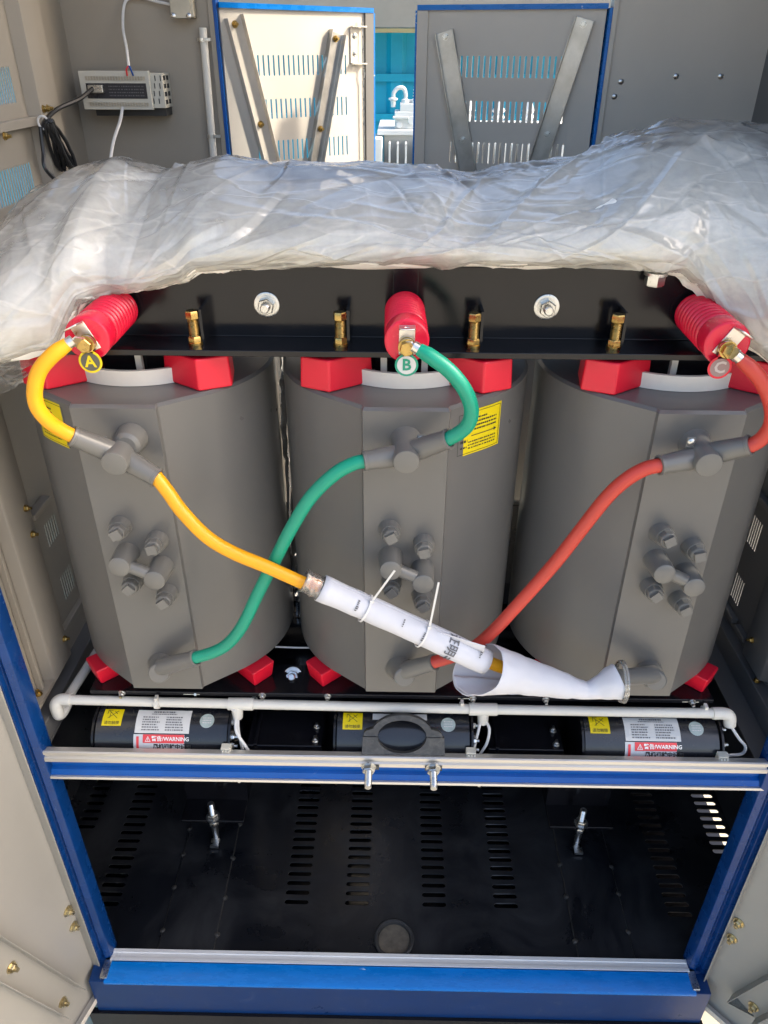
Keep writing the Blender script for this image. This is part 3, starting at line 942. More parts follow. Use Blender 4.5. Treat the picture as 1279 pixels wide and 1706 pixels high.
def make_coil(X, label, arms, botarm, tip, stick):
    c = thing("winding_coil", label, "coil", (X, .3, -HC), "resin cast winding coils")
    c0 = Vector((0, .3, -HC))
    def lp(me, name, mat, bev=0., parent=None):
        return put(me, name, mat, parent or c, loc=-c0 if parent is None else (0, 0, 0), bev=bev)
    body = lp(ME_BODY, "coil_body", EPOXY)
    lp(ME_RING, "insulating_ring", SPACER)
    lp(ME_LV, "inner_winding", VARN)
    lp(ME_CYL, "barrier_cylinder", RED)
    for (s_, t_), me in ME_BLK.items():
        lp(me, "support_block", RED, bev=.005)
    for x in {-.62: (.016, .107), 0: (-.050, .042), .62: (-.110, -.020)}[X]:
        lp(MB().box((x - .007, .150, .0), (x + .007, .164, .079)).mesh("spacer_strip"), "spacer_strip", SPACER)
    for me in ME_TAP:
        lp(me, "tap_bolt", EPOXY2)
    for b, t in BIG:
        m = MB()
        b, t = Vector(b), Vector(t)
        m.lathe(b, t - b, [(0, .0295), (.004, .0280), (.072, .0252), (.078, .0244), (.080, .0215)], 28)
        lp(m.mesh("tap_boss"), "tap_boss", EPOXY2)
    l = Vector(BIG[1][1]) - Vector(BIG[0][1])
    p0 = Vector(BIG[0][1]) + l * .18 + Vector((0, .018, 0))
    lk = lp(MB().tube([p0, p0 + l * .64], .0148, 20).mesh("tap_link"), "tap_link", EPOXY2)
    # upper terminal: domed pad, boss, two cable boots
    tp = Vector(tip)
    bs = Vector((tp.x, 0, tp.z + .004))
    m = MB()
    m.lathe(bs, tp - bs, [(0, .0375), (.004, .0355), (.022, .0305), (.060, .0285), (.098, .0272), (.1005, .0262), (.1015, .0235)], 36)
    if X < -.3:
        m.lathe(bs + Vector((.014, .001, .014)), (0, -1, 0), [(0, .034), (.02, .033), (.048, .028), (.054, .020)], 32)
    lp(m.mesh("terminal_boss"), "terminal_boss", EPOXY2)
    for q, r0 in arms:
        q = Vector(q)
        st = Vector((tp.x, -.062, tp.z - .003)) + Vector((q.x - tp.x, 0, q.z - tp.z)).normalized() * .019
        bt = lp(boot_mb(st, q, .0235, .0200).mesh("cable_boot"), "cable_boot", EPOXY2)
    s0 = (Vector(arms[0][0]) - tp)
    ear = tp + Vector((math.copysign(.030, s0.x if X < .3 else -1), .045, .030))
    lp(MB().box((ear.x - .009, ear.y - .004, ear.z - .012), (ear.x + .009, ear.y, ear.z + .012)).mesh("boss_ear"), "boss_ear", EPOXY2, bev=.002)
    hwo = hw('screw', ZINC, "screw", c, ear + Vector((0, -.004, .002)) - c0, '-y', local=True)
    # lower terminal
    lb = Vector((-.003 if X <= .3 else .018, 0, -.727))
    lt = Vector((lb.x + .012 * (1 if X <= .3 else 0), -.072, lb.z + .024))
    m = MB()
    m.lathe(lb, lt - lb, [(0, .040), (.004, .0375), (.03, .0305), (.068, .0275), (.073, .0265), (.0755, .023)], 32)
    lp(m.mesh("terminal_boss"), "terminal_boss", EPOXY2)
    q = Vector(botarm)
    st = lt + Vector((0, .022, .004))
    lp(boot_mb(st, q, .0225, .0195).mesh("cable_boot"), "cable_boot", EPOXY2)
    coils[X] = c
    return c, body, lp
def rel(p, X): return (p[0] - X, p[1], p[2])
YS1, YS2 = (-.682, -.088, -.032), (-.525, -.078, -.134)
GS1, GS2 = (.086, -.098, -.025), (-.088, -.080, -.087)
RS1, RS2 = (.689, -.100, -.031), (.523, -.080, -.089)
GB, RB, YB = (-.506, -.080, -.638), (.081, -.080, -.641), (.516, -.112, -.654)
ca, ba, lpa = make_coil(-.62, "grey resin coil whose top terminal takes the yellow cable", [(rel(YS1, -.62), 0), (rel(YS2, -.62), 0)], rel(GB, -.62), (.018, -.1, -.090), None)
cb, bb, lpb = make_coil(0, "grey resin coil with the green cable and a yellow sticker on its shoulder", [(GS1, 0), (GS2, 0)], RB, (.001, -.1, -.078), None)
cc, bc, lpc = make_coil(.62, "grey resin coil whose top terminal takes the red cable", [(rel(RS1, .62), 0), (rel(RS2, .62), 0)], rel(YB, .62), (-.003, -.1, -.077), None)
# stickers wrapped on the coil shoulder
def shoulder(sx):
    """s = arc length from the tangent point, z -> point on the coil surface (local)"""
    t = radians(36)
    def fn(s_, z, e=.0012):
        if s_ < 0:          # flat flank between the tap face and the round body
            return Vector((sx * ((CR + e) * sin(t) + s_ * cos(t)), CY0 - (CR + e) * cos(t) + s_ * sin(t), z))
        a = t + s_ / CR
        return Vector((sx * (CR + e) * sin(a), CY0 - (CR + e) * cos(a), z))
    return fn
def wrap_quad(fn, s0, s1, z0, z1, nx=10, nz=1, e=.0012):
    m = MB()
    vs = [fn(s0 + (s1 - s0) * i / nx, z0 + (z1 - z0) * j / nz, e) for j in range(nz + 1) for i in range(nx + 1)]
    fs = [(j * (nx + 1) + i, j * (nx + 1) + i + 1, (j + 1) * (nx + 1) + i + 1, (j + 1) * (nx + 1) + i) for j in range(nz) for i in range(nx)]
    return m.add(vs, fs)
def dashes(m, fn, s0, s1, z, h, e, rng, gap=.004):
    x = s0
    while x < s1:
        wd = min(rng.uniform(.002, .0065), s1 - x)
        k = len(m.v)
        m.v += [fn(x, z - h / 2, e), fn(x + wd, z - h / 2, e), fn(x + wd, z + h / 2, e), fn(x, z + h / 2, e)]
        m.f.append((k, k + 1, k + 2, k + 3))
        x += wd + rng.uniform(.0008, gap)
rng = random.Random(3)
for lp_, sx, s0, s1, z0, z1 in ((lpb, 1, -.080, .050, -.128, -.022), (lpa, -1, -.070, .050, -.120, -.014)):
    fn = shoulder(sx)
    st = lp_(wrap_quad(fn, s0, s1, z0, z1).mesh("caution_sticker"), "caution_sticker", STICKY)
    m = MB()
    for a0, a1, b0, b1 in ((s0 + .004, s1 - .004, z0 + .004, z0 + .0052), (s0 + .004, s1 - .004, z1 - .0052, z1 - .004)):
        q = wrap_quad(fn, a0, a1, b0, b1, e=.0020)
        m.add(q.v, q.f)
    for a in (s0 + .004, s1 - .0052):
        q = wrap_quad(fn, a, a + .0012, z0 + .0052, z1 - .0052, 1, 1, e=.0020)
        m.add(q.v, q.f)
    for k in range(4):
        dashes(m, fn, s0 + .050, s1 - .015 - (.03 if k == 0 else 0), z1 - .020 - k * .009, .0035, .0020, rng, .002)
    for k in range(3):
        dashes(m, fn, s0 + .035, s1 - .015, z0 + .016 + k * .0075, .003, .0020, rng, .003)
    dashes(m, fn, s0 + .012, s0 + .032, z0 + .035, .006, .0020, rng)
    dashes(m, fn, s0 + .012, s0 + .032, z0 + .020, .004, .0020, rng)
    q = wrap_quad(fn, s0 + .042, s1 - .020, z0 + .044, z0 + .0458, e=.0020)
    m.add(q.v, q.f)
    k = len(m.v)
    m.v += [fn(s1 - .021, z0 + .0405, .002), fn(s1 - .012, z0 + .0449, .002), fn(s1 - .021, z0 + .0493, .002)]
    m.f.append((k, k + 1, k + 2))
    lp_(m.mesh("print"), "print", INK, parent=st)

# ================================================================== POST INSULATORS
def insulator(X, X1, rot, label, letter, ring_m, face_m, ink_m):
    """axis along -Y; rot turns the terminal bracket about the axis"""
    z0 = .158
    t = thing("post_insulator", label, "insulator", (X, .167, z0), "red post insulators on the upper clamp")
    A = Vector((X, .1675, z0))
    Bp = Vector((X1, -.058, z0 + .004))
    d = Bp - A
    L_ = d.length
    pr = [(0, .030), (.003, .034)]
    n = 9
    for k in range(n * 8):
        s_ = .008 + k * .0178 / 8
        pr.append((s_, .0338 + .0098 * abs(sin(pi * k / 8)) ** .75))
    s_ = .008 + n * .0178
    pr += [(s_, .0338), (s_ + .004, .0345), (s_ + .007, .0425), (L_ - .006, .0438), (L_ - .002, .0428), (L_, .040)]
    part("insulator_body", MB().lathe(A, d, pr, 40), REDPOST, t)
    x, y, z = Vector((1, 0, 0)), Vector((0, -1, 0)), Vector((0, 0, 1))
    ca_, sa_ = cos(rot), sin(rot)
    ex = Vector((ca_, 0, sa_))
    ez = Vector((-sa_, 0, ca_))
    def Q(a, b, c): return tuple(Bp + ex * a + ez * c + Vector((0, -b, 0)))
    prof = [(-.024, .0006), (.030, .0006), (.031, .003), (.033, .026), (.030, .028), (.028, .005), (-.024, .0042)]
    m = MB()
    m.ext([(c_, b_) for c_, b_ in [(-.026, .0006), (.033, .0006), (.033, .0036), (-.026, .0036)]], -.0155, .0155, lambda p, q, a: Q(a, q, p))
    lug = part("terminal_bracket", m, TIN, t, bev=.001)
    # bent tab with a hole
    hol = [[(.006 * cos(2 * pi * k / 16), .0135 + .0045 * sin(2 * pi * k / 16) + .004) for k in range(16)]]
    me = plate_mesh("bracket_tab", [(-.0155, .0), (.0155, .0), (.0155, .030), (.011, .034), (-.011, .034), (-.0155, .030)], hol, .003,
                    lambda p, q, e: Q(p, q + .0038, .0312 + e + q * .12), org(t))
    put(me, "bracket_tab", TIN, t)
    m = MB()
    c0 = Vector(Q(0, .0038, -.006))
    m.lathe(c0, (0, -1, 0), [(0, .0165), (.0025, .0165), (.0028, .013)], 24)
    m.lathe(c0, (0, -1, 0), [(.011, .0168), (.0135, .0168), (.014, .014)], 24)
    m.hexa(c0 + Vector((0, -.0138, 0)), (0, -1, 0), .0148, .012, .25)
    part("terminal_bolt", m, BRASS, t)
    # round phase tag hanging from the bolt
    tc_ = c0 + Vector((.0 if letter != 'C' else -.006, -.0075, -.037))
    m = MB().lathe(tc_, (0, -1, 0), [(0, .0228), (.0012, .0228)], 32)
    m.box((tc_.x - .008, tc_.y - .0012, tc_.z + .012), (tc_.x + .008, tc_.y, tc_.z + .034))
    tg = part("phase_tag", m, ring_m, t)
    fc = part("tag_face", MB().lathe(tc_ + Vector((0, -.0013, 0)), (0, -1, 0), [(0, .0185), (.0004, .0185)], 32), face_m, tg)
    o = tc_ + Vector((0, -.0024, 0))
    put(text_mesh("letter", letter, .032, lambda p, q: (o.x + p, o.y, o.z + q), off=org(t), bold=.0009), "letter", ink_m, tg)
    return t, c0
ia, ba_ = insulator(-.630, -.622, .45, "red ribbed post insulator bearing the round A tag", "A", STICKY, OLIVE, STICKY)
ib, bb_ = insulator(-.005, -.002, 0., "red ribbed post insulator bearing the round B tag", "B", GRN, STICKW, GRN)
ic, bc_ = insulator(.622, .612, -.55, "red ribbed post insulator bearing the round C tag", "C", RED, TAGGREY, TAGINK)

# ================================================================== CABLES
def cable(name, pts, rad, mat, label, lug=None, n=10):
    p = spline(pts, n)
    loc = (p[0].x, p[0].y, min(q.z for q in p))
    t = thing(name, label, "cable", loc)
    R_ = [rad] * len(p)
    if lug is not None:
        for k in range(6):
            R_[k] = rad * (.82 + .18 * k / 6)
    part("sheath", MB().tube(p, R_, 20), mat, t)
    if lug is not None:
        d = (p[0] - p[1]).normalized()
        lg = Vector(lug)
        m = MB()
        m.cyl(p[0] - d * .006, p[0] + d * .012, rad * .72, n=16)
        part("lug_barrel", m, TIN, t)
        m = MB().bar(p[0] + d * .008, lg, .024, .0035, (0, -1, 0))
        m.lathe(lg + Vector((0, .0018, 0)), (0, -1, 0), [(0, .0155), (.0035, .0155)], 24)
        part("cable_lug", m, TIN, t)
    return t
def off(b): return Vector((b.x, b.y - .0062, b.z))
cable("phase_cable", [(-.640, -.106, .168), (-.668, -.118, .150), (-.698, -.124, .120), (-.716, -.125, .080), (-.720, -.122, .045), (-.711, -.112, .012), (-.697, -.100, -.012), (-.676, -.087, -.036)],
      .0148, YEL, "short yellow cable looping from the A tag insulator to the coil", off(ba_))
cable("phase_cable", [(.020, -.104, .163), (.048, -.112, .148), (.080, -.116, .124), (.108, -.116, .090), (.124, -.112, .052), (.124, -.108, .020), (.110, -.103, -.005), (.080, -.096, -.029)],
      .0148, GRN, "short green cable looping from the B tag insulator to the coil", off(bb_))
cable("phase_cable", [(.622, -.104, .150), (.648, -.112, .130), (.676, -.116, .100), (.700, -.116, .060), (.711, -.112, .020), (.706, -.106, -.010), (.694, -.102, -.027), (.682, -.099, -.035)],
      .0148, REDC, "short red cable looping from the C tag insulator to the coil", off(bc_))
cable("phase_cable", [(-.530, -.076, -.128), (-.505, -.084, -.165), (-.478, -.096, -.205), (-.430, -.105, -.263), (-.375, -.108, -.303), (-.300, -.110, -.340), (-.196, -.115, -.393), (0, -.125, -.485), (.20, -.13, -.590), (.33, -.138, -.636), (.442, -.140, -.668), (.49, -.124, -.662), (.520, -.110, -.657)],
      .0150, YEL, "long yellow cable crossing the middle coil into white paper sleeves")
cable("phase_cable", [(-.082, -.080, -.086), (-.110, -.082, -.093), (-.150, -.084, -.118), (-.200, -.084, -.172), (-.245, -.084, -.248), (-.290, -.082, -.340), (-.338, -.080, -.440), (-.380, -.080, -.530), (-.420, -.080, -.588), (-.460, -.080, -.618), (-.512, -.080, -.639)],
      .0148, GRN, "long green cable crossing under the yellow one down to lower terminal")
cable("phase_cable", [(.529, -.080, -.088), (.495, -.082, -.097), (.460, -.084, -.122), (.427, -.084, -.165), (.385, -.084, -.245), (.345, -.082, -.326), (.305, -.080, -.398), (.265, -.080, -.463), (.225, -.080, -.527), (.185, -.080, -.580), (.145, -.080, -.612), (.075, -.080, -.643)],
      .0152, REDC, "long red cable running down from the bluish coil behind the paper")

# ================================================================== PAPER SLEEVES, TIES
def loft(secs, n=48, a0=0., a1=2 * pi, spiral=0.):
    """secs: list of (centre, axis, radius_u, radius_v)"""
    m = MB()
    vs, fs = [], []
    for c, d, ru, rv in secs:
        x, y, z = basis(d)
        for k in range(n + 1):
            a = a0 + (a1 - a0) * k / n
            s_ = 1 + spiral * k / n
            vs.append(Vector(c) + x * cos(a) * ru * s_ + y * sin(a) * rv * s_)
    for i in range(len(secs) - 1):
        for k in range(n):
            fs.append((i * (n + 1) + k, i * (n + 1) + k + 1, (i + 1) * (n + 1) + k + 1, (i + 1) * (n + 1) + k))
    return m.add(vs, fs)
def solid(o, th):
    s_ = o.modifiers.new("thickness", 'SOLIDIFY')
    s_.thickness = th
    s_.offset = 0
    return o
PA, PB = Vector((-.186, -.118, -.3885)), Vector((.200, -.132, -.591))
pd = (PB - PA).normalized()
px, py, _ = basis(pd)
t = thing("paper_sleeve", "rolled white paper tube tied round the yellow cable", "paper", (PA + PB) / 2 - Vector((0, 0, .03)))
secs = []
for k in range(25):
    f_ = k / 24
    w_ = .0022 * noise.noise(Vector((f_ * 11, 1.3, 0)))
    tie = .0016 * math.exp(-((f_ - .25) / .012) ** 2) + .0016 * math.exp(-((f_ - .57) / .012) ** 2)
    secs.append((PA + pd * (PB - PA).length * f_ + Vector((0, 0, .002 * sin(f_ * 4))), pd, .0285 + w_ - tie, .0285 + w_ * .5 - tie))
rl_ = loft(secs, 64, .4, .4 + 2 * pi + 1.2, .07)
for v_ in rl_.v:
    v_ += Vector((0, -.5, 1)) * .0013 * noise.noise(Vector((v_.x * 16 + v_.z * 20, v_.y * 40, v_.z * 30)))
sh = solid(part("rolled_sheet", rl_, PAPER, t, smooth=60), .0008)
# loose outer flap of the sheet
fl_ = MB()
f0 = PA + pd * .30
up = Vector((0, -.25, 1)).normalized()
nx_, nz_ = 10, 4
vs = []
for j in range(nz_ + 1):
    for i in range(nx_ + 1):
        a = i / nx_
        b = j / nz_
        vs.append(f0 + pd * (a * .125) + up * (.030 + b * (.004 + .030 * a)) + Vector((0, -.004 * b * a, 0)))
fl_.add(vs, [(j * (nx_ + 1) + i, j * (nx_ + 1) + i + 1, (j + 1) * (nx_ + 1) + i + 1, (j + 1) * (nx_ + 1) + i) for j in range(nz_) for i in range(nx_)])
solid(part("paper_flap", fl_, PAPER, t), .0008)
def on_paper(along, ang, e=.0326):
    """point on the paper tube, ang measured from the side facing the viewer"""
    fwd = Vector((0, -1, .55))
    fwd = (fwd - pd * fwd.dot(pd)).normalized()
    sd = pd.cross(fwd)
    return PA + pd * along + (fwd * cos(ang) + sd * sin(ang)) * e
me = text_mesh("print", "证明书", .030, lambda p, q: on_paper(.330 + q, p / .032 + .1), off=org(t), bold=.0004)
put(me, "print", INKG, sh)
m = MB()
for a_, b0, b1 in ((.085, -.5, .25), (.40, -.9, -.3), (.20, -.6, .0), (.255, -.3, .4)):
    x = b0
    while x < b1:
        w_ = rng.uniform(.05, .13)
        k = len(m.v)
        h_ = rng.uniform(.003, .007) if a_ != .20 else .003
        m.v += [on_paper(a_, x), on_paper(a_, x + w_), on_paper(a_ + h_, x + w_), on_paper(a_ + h_, x)]
        m.f.append((k, k + 1, k + 2, k + 3))
        x += w_ + rng.uniform(.03, .08)
part("print", m, INKG, sh)
# cable ties round the tube
def zip_tie(al, tail, label):
    c = PA + pd * al
    fwd = Vector((0, -1, .55)); fwd = (fwd - pd * fwd.dot(pd)).normalized(); sd = pd.cross(fwd)
    o = thing("cable_tie", label, "cable tie", c, "white cable ties on the paper tube")
    ring = [c + (fwd * cos(a) + sd * sin(a)) * .0335 for a in [2 * pi * k / 32 for k in range(32)]]
    m = MB()
    vs, fs = [], []
    for k in range(32):
        a = 2 * pi * k / 32
        for rr, dd in ((.0325, -.0022), (.0325, .0022), (.0338, .0022), (.0338, -.0022)):
            vs.append(c + (fwd * cos(a) + sd * sin(a)) * rr + pd * dd)
    for k in range(32):
        k2 = (k + 1) % 32
        for j in range(4):
            j2 = (j + 1) % 4
            fs.append((k * 4 + j, k * 4 + j2, k2 * 4 + j2, k2 * 4 + j))
    m.add(vs, fs)
    part("tie_band", m, WIRE, o)
    hd = c + (fwd * cos(-.75) + sd * sin(-.75)) * .036
    hq = c + (fwd * cos(.75) + sd * sin(.75)) * .036
    h = hd if hd.z > hq.z else hq
    part("tie_head", MB().box((h.x - .0045, h.y - .004, h.z - .004), (h.x + .0045, h.y + .004, h.z + .004)), WIRE, o, bev=.001)
    tl = Vector(tail)
    part("tie_tail", MB().bar(h, (h * .5 + tl * .5) + Vector((0, -.002, .001)), .0045, .0015, (0, -1, 0)).bar((h * .5 + tl * .5) + Vector((0, -.002, .001)), tl, .0045, .0015, (0, -1, 0)), WIRE, o)
zip_tie(.114, (-.020, -.150, -.315), "white cable tie with its tail slanting across the tap link")
zip_tie(.262, (.076, -.150, -.345), "white cable tie nearer the paper cone, tail up beside the panel edge")
# clear sleeve with orange tape where the cable enters the paper
t = thing("clear_sleeve", "crinkled clear plastic sleeve with orange tape where cable enters paper", "plastic sleeve", PA - pd * .03 - Vector((0, 0, .03)))
secs = [(PA - pd * (.042 - k * .0052) + Vector((0, 0, .001 * sin(k * 2.1))), pd, .027 + .0025 * sin(k * 1.7), .026 + .002 * cos(k * 2.3)) for k in range(9)]
solid(part("sleeve_film", loft(secs, 40), CLEAR, t), .0006)
part("tape_band", loft([(PA - pd * (.034 - k * .004), pd, .0162 + .0012 * sin(k * 2.), .0162 + .0014 * cos(k * 1.7)) for k in range(9)], 28), ORANGE, t)

# paper cone
t = thing("paper_cone", "white paper cone with curled open mouth lying above the conduit", "paper", (.34, -.13, -.73))
Q0 = Vector((.196, -.150, -.640))
AXIS = [((.192, -.142, -.606), .064), ((.214, -.141, -.611), .0625), ((.272, -.140, -.622), .0495), ((.33, -.140, -.638), .0405), ((.39, -.140, -.656), .0315), ((.430, -.140, -.667), .0235), ((.450, -.140, -.669), .0225), ((.480, -.138, -.660), .032), ((.512, -.136, -.647), .0455), ((.522, -.135, -.643), .047)]
axis = [(Vector(q), r_) for q, r_ in AXIS]
secs = []
cp_ = spline([a for a, _ in axis], 5)
rad_ = [v.x for v in spline([(r_, 0, 0) for _, r_ in axis], 5)]
for k, (c, rr) in enumerate(zip(cp_, rad_)):
    d = (cp_[min(k + 1, len(cp_) - 1)] - cp_[max(k - 1, 0)]).normalized()
    d = (d + Vector((0, .05, .0))).normalized()
    w_ = 1 + .03 * noise.noise(c * 30)
    secs.append((c, d, rr * w_, rr * w_ * 1.02))
# skew the mouth: the sheet is cut at a slant and one lip curls inwards
mbc = loft(secs, 72, -1.9, -1.9 + 2 * pi + .9, -.12)
axc_ = [(c_.x, c_) for c_ in cp_]
for v_ in mbc.v:
    if v_.x < .30:
        t_ = min(1, (.30 - v_.x) / .10)
        c_ = min(axc_, key=lambda q: abs(q[0] - v_.x))[1]
        dv = (v_ - c_)
        k_ = Vector((0, dv.y, dv.z)).normalized().dot(Vector((0, .55, -.83)).normalized())
        v_.x += t_ * (-.050 * max(0, k_ + .05) ** .8 if k_ > -.05 else .026 * min(1, -k_))
    v_ += Vector((0, 1, 1)) * .0022 * noise.noise(v_ * 38) + Vector((0, -.5, 1)) * .0012 * (1 - 3 * abs(noise.noise(v_ * 24 + Vector((9, 2, 4)))))
sheet = solid(part("paper_sheet", mbc, PAPER, t, smooth=60), .0009)
e0 = cp_[-1]
part("clear_tape_rim", solid(put(MB().tube([e0 + Vector((0, cos(a) * .047, sin(a) * .047)) for a in [2 * pi * k / 40 for k in range(40)]], .0032, 8, closed=True).mesh("tape_rim", org(t)), "tape_rim", CLEAR, t), .0004) and MB().tube([e0 + Vector((.006, cos(a) * .049, sin(a) * .049)) for a in [2 * pi * k / 40 for k in range(40)]], .0026, 8, closed=True), CLEAR, t)

# ================================================================== CONDUIT
PZ, PY = -.905, .022
t = thing("conduit_pipe", "white plastic conduit pipe running across above the fans", "conduit", (0, PY, PZ - .04))
R_ = .0135
part("pipe", MB().cyl((-.945, PY + .012, PZ), (-.445, PY + .006, PZ), R_).cyl((-.445, PY + .006, PZ), (.22, PY, PZ), R_).cyl((.22, PY, PZ), (.885, PY - .002, PZ), R_), WHITE, t)
part("pipe", MB().cyl((-.958, PY + .02, PZ - .045), (-.90, .42, PZ - .012), R_), WHITE, t)
part("elbow", MB().tube(spline([(-.915, PY + .012, PZ), (-.945, PY + .012, PZ - .001), (-.959, PY + .006, PZ - .014), (-.959, PY + .004, PZ - .042)], 6), .0168, 20), WHITE, t)
part("elbow", MB().tube(spline([(-.959, PY + .004, PZ - .030), (-.959, PY + .006, PZ - .052), (-.955, PY + .022, PZ - .056), (-.952, PY + .052, PZ - .050)], 6), .0165, 20), WHITE, t)
part("tee", MB().rcyl((-.475, PY + .006, PZ), (-.405, PY + .006, PZ), .0172).rcyl((-.450, PY + .004, PZ - .005), (-.452, PY - .006, PZ - .042), .0165, .0150), WHITE, t)
part("tee", MB().rcyl((.190, PY, PZ), (.268, PY, PZ), .0172).rcyl((.230, PY, PZ - .005), (.230, PY - .006, PZ - .046), .0155, .0150), WHITE, t)
part("elbow", MB().tube(spline([(.855, PY - .002, PZ), (.885, PY - .002, PZ), (.902, PY - .004, PZ - .008), (.908, PY - .008, PZ - .036)], 6), .0168, 20), WHITE, t)
for x in (-.672, .17, .835):
    part("pipe_clip", MB().lathe((x - .006, PY + .004, PZ), (1, 0, 0), [(0, .0158), (.012, .0158)], 20).box((x - .004, PY - .004, PZ + .014), (x + .004, PY + .012, PZ + .024)), WHITE, t)
for x in (-.60, .16, .775):
    part("fixing_stud", MB().cyl((x, PY + .02, PZ + .021), (x + .045, PY + .02, PZ + .021), .0025, n=8).hexa((x + .03, PY + .02, PZ + .021), (1, 0, 0), .006, .006), ZINC, t)
part("tie_wrap", MB().lathe((-.452, PY + .006, PZ), (.3, 0, 1), [(-.012, .0195), (-.004, .0198)], 20), WIRE, t)
def wire(name, pts, rad, mat, label, cat="wire", group=None, n=8):
    return single(name, MB().tube(spline(pts, n), rad, 8), mat, label, cat, group)
wire("lead_wire", [(-.450, PY - .004, PZ - .030), (-.447, -.01, -.965), (-.437, -.03, -1.01), (-.428, -.045, -1.06)], .0044, WIRE, "white fan lead from the conduit tee nearest the yellow-cabled coil, inner strand", group=None)
wire("lead_wire", [(-.455, PY - .006, PZ - .030), (-.450, -.020, -.960), (-.424, -.044, -.990), (-.396, -.055, -1.045)], .0044, WIRE, "white fan lead from the conduit tee nearest the yellow-cabled coil, outer strand")
wire("lead_wire", [(.224, PY - .006, PZ - .036), (.216, -.010, -.955), (.207, -.028, -.995), (.202, -.045, -1.05)], .0040, WIRE, "straight white fan lead hanging from the tee below the paper cone")
wire("lead_wire", [(.238, PY - .008, PZ - .036), (.246, -.010, -.950), (.240, -.026, -.985), (.222, -.038, -1.02), (.212, -.048, -1.06)], .0040, WIRE, "bowed white fan lead hanging from the tee below the paper cone")
wire("lead_wire", [(.908, PY - .010, PZ - .034), (.930, -.012, -.966), (.952, -.018, -.992), (.948, -.020, -1.018), (.915, -.022, -1.022), (.885, -.026, -1.028), (.868, -.035, -1.055)], .0042, WIRE, "white fan lead curling from the conduit elbow to the end fan")
wire("thin_wire", [(-.365, .20, -.848), (-.30, .20, -.850), (-.24, .20, -.849)], .0025, WIRE, "thin white wire stretched between red blocks under the coils")

